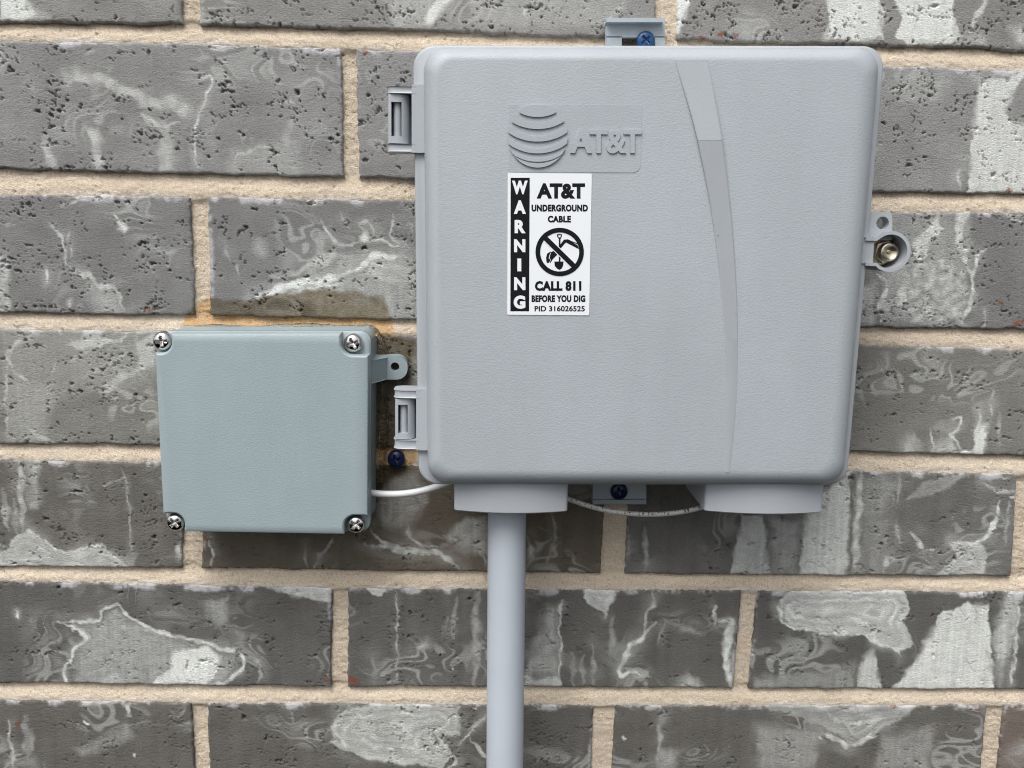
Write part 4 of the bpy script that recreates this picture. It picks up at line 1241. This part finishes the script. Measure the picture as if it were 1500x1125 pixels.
def notch_poly(m_):
    """plateau outline inset by m_ with rounded notches round the four screws"""
    q = inset(lid4, m_)
    out = []
    rN = 0.0057 + m_ * 0.7
    for i in range(4):
        c = Vector(sR[i])
        pc, pp, pn = Vector(q[i]), Vector(q[i - 1]), Vector(q[(i + 1) % 4])
        e_in = (pc - pp).normalized(); e_out = (pn - pc).normalized()
        # foot of the screw centre on the two edges
        f_in = pp + e_in * ((c - pp).dot(e_in))
        f_out = pc + e_out * ((c - pc).dot(e_out))
        s_ = f_in - e_in * rN
        e_ = f_out + e_out * rN
        out.append(tuple(s_))
        # from s_ go inward past the screw, round it, then to e_
        inward1 = -Vector((-e_in.y, e_in.x)) if (Vector((cx2, cz2)) - c).dot(-Vector((-e_in.y, e_in.x))) > 0 else Vector((-e_in.y, e_in.x))
        p1 = c - e_in * rN
        p2 = c + e_out * rN
        a_ = math.atan2(p1.y - c.y, p1.x - c.x); b_ = math.atan2(p2.y - c.y, p2.x - c.x)
        d_ = (b_ - a_ + math.pi) % (2 * math.pi) - math.pi
        for k in range(11):
            w_ = a_ + d_ * k / 10
            out.append((c.x + rN * math.cos(w_), c.y + rN * math.sin(w_)))
        out.append(tuple(e_))
    return out


cx2 = sum(p[0] for p in lid4) / 4; cz2 = sum(p[1] for p in lid4) / 4
bm = bmesh.new()
add_loft(bm, [loop_at(notch_poly(0.0002), JP - 0.5), loop_at(notch_poly(0.0004), JF - 1.6), loop_at(notch_poly(0.0009), JF - 0.55), loop_at(notch_poly(0.0020), JF)])
bm_obj('raised_panel', bm, MAT['jbox'], lid, 28)
for i, ((u, v), rt) in enumerate(zip(seat, (0.15, 0.5, 0.9, 0.75))):
    screw_head('corner_screw', Vector((sR[i][0], -JP * MM, sR[i][1])), 0.0051, 0.0052, MAT['chrome'], jb, rot=rt)
# mounting ear with gusset
bm = bmesh.new()
ear = round_poly(pxpoly([(535, 521), (597, 521), (597, 556), (535, 556)], 9), [0, 0.0062, 0.0062, 0], 8)
add_prism(bm, ear, 1.0, 9.0, holes=[circle(px(578.5, 537, 9), 0.0024, 24)])
ear_o = bm_obj('mounting_ear', bm, MAT['jbox'], jb, 35)
bm = bmesh.new()
xe0 = px(541, 530, 26)[0] - 0.003
ga = [(xe0, -25.5 * MM), (xe0 + 0.0045, -25.5 * MM), (px(568, 530, 8)[0], -8.5 * MM), (xe0, -8.5 * MM)]
zg1, zg0 = px(550, 523, 9)[1], px(550, 555, 9)[1]
add_loft(bm, [[(x, y, zg0) for x, y in ga], [(x, y, zg1) for x, y in ga]])
bm_obj('gusset', bm, MAT['jbox'], ear_o, 30, bevel=0.0004)
# second ear, diagonally opposite, low on the left flank
bm = bmesh.new()
ear = round_poly(pxpoly([(250, 700), (300, 700), (300, 730), (250, 730)], 9), [0.0062, 0, 0, 0.0062], 8)
add_prism(bm, ear, 1.0, 9.0, holes=[circle(px(263, 715, 9), 0.0022, 24)])
bm_obj('mounting_ear', bm, MAT['jbox'], jb, 35)
# gland where the white cable leaves
bm = bmesh.new()
add_loft(bm, [[(px(541, 722, 22)[0] + dx, -(22) * MM + r__ * math.cos(a_), px(541, 722, 22)[1] + r__ * math.sin(a_)) for a_ in [2 * math.pi * k / 20 for k in range(20)]] for dx, r__ in ((-0.004, 0.0029), (0.0006, 0.0029), (0.0012, 0.0024))])
bm_obj('cable_gland', bm, MAT['jbox'], jb, 40)

# ------------------------------------------------------------------ loose fittings
# conduit pipe
bm = bmesh.new()
DP = 40.0
xp = (px(714, 780, DP)[0] + px(770, 780, DP)[0]) / 2
xq = (px(712.7, 1110, DP)[0] + px(766.3, 1110, DP)[0]) / 2
za, zb3 = px(742, 735, DP)[1], px(740, 1110, DP)[1]
rp = (px(770, 780, DP)[0] - px(714, 780, DP)[0]) / 2
zfoot = zb_ + 0.002
xfoot = xp + (xq - xp) * (za - zfoot) / (za - zb3)
add_tube(bm, [(xp, -DP * MM, za), (xq, -DP * MM, zb3), (xfoot, -DP * MM, zfoot)], rp, 48)
conduit = bm_obj('conduit_pipe', bm, MAT['pipe'], None, 40)
tag(conduit, 'straight grey plastic conduit pipe rising into the left collar of the large box', 'pipe')

# white cable
def tube_obj(name, pts, r, mat, label, cat, prn=False):
    bm = bmesh.new()
    pp = catmull([P(*q) for q in pts], 10)
    add_tube(bm, pp, r, 16)
    o = bm_obj(name, bm, mat, None, 60)
    return tag(o, label, cat)


tube_obj('white_cable', [(530, 720, 22), (541, 721.5, 22), (560, 723.5, 23), (585, 723.5, 24), (610, 720.5, 25), (635, 714, 26), (655, 706.5, 28), (672, 700, 30)], 0.0019, MAT['cable'],
         'short white cable running from the small junction box to the large box', 'cable')
pc_ = tube_obj('printed_cable', [(815, 724, 34), (835, 732, 34), (860, 740.5, 34), (890, 748, 34), (925, 752.5, 34), (960, 753.5, 34), (995, 750.5, 35), (1025, 744, 36), (1050, 736, 36)], 0.0014, MAT['printed'],
               'grey cable with black print sagging between the two collars under large box', 'cable')
at_ = pc_.data.attributes.new('print', 'FLOAT', 'POINT')
nv = len(pc_.data.vertices)
for i, vtx in enumerate(pc_.data.vertices):
    k = i % 16
    at_.data[i].value = 0.0
nrm = np.empty(nv * 3, np.float32); pc_.data.vertices.foreach_get('normal', nrm); nrm = nrm.reshape(-1, 3)
at_.data.foreach_set('value', np.clip((nrm[:, 2] * 0.9 - nrm[:, 1] * 0.45 - 0.05) * 3, 0, 1).astype(np.float32))

# masonry screw beside the junction box
ms = screw_head('masonry_screw', P(580.5, 672, 2.5), 0.0050, 0.0036, MAT['navy'], None, rot=0.4)
tag(ms, 'dark blue masonry screw in the stained brick between both boxes', 'screw')

# smeared clear sealant along the back edge of the junction box
bm = bmesh.new()
random.seed(4)
path = [(285, 482, 1.5), (320, 481, 2), (390, 480, 2), (440, 480, 2.2), (490, 479.5, 2), (530, 481, 3), (550, 486, 4), (560, 500, 5), (561, 520, 5), (563, 560, 4), (562, 610, 4), (560, 660, 3.5), (556, 705, 3)]
pp = catmull([P(*q) for q in path], 7)
add_tube(bm, pp, [0.0017 + 0.0006 * math.sin(i * 0.37) + 0.0005 * random.random() for i in range(len(pp))], 12)
so = bm_obj('sealant_bead', bm, MAT['sealant'], None, 180)
tag(so, 'smeared clear sealant bead around the top and side of the small junction box', 'sealant')
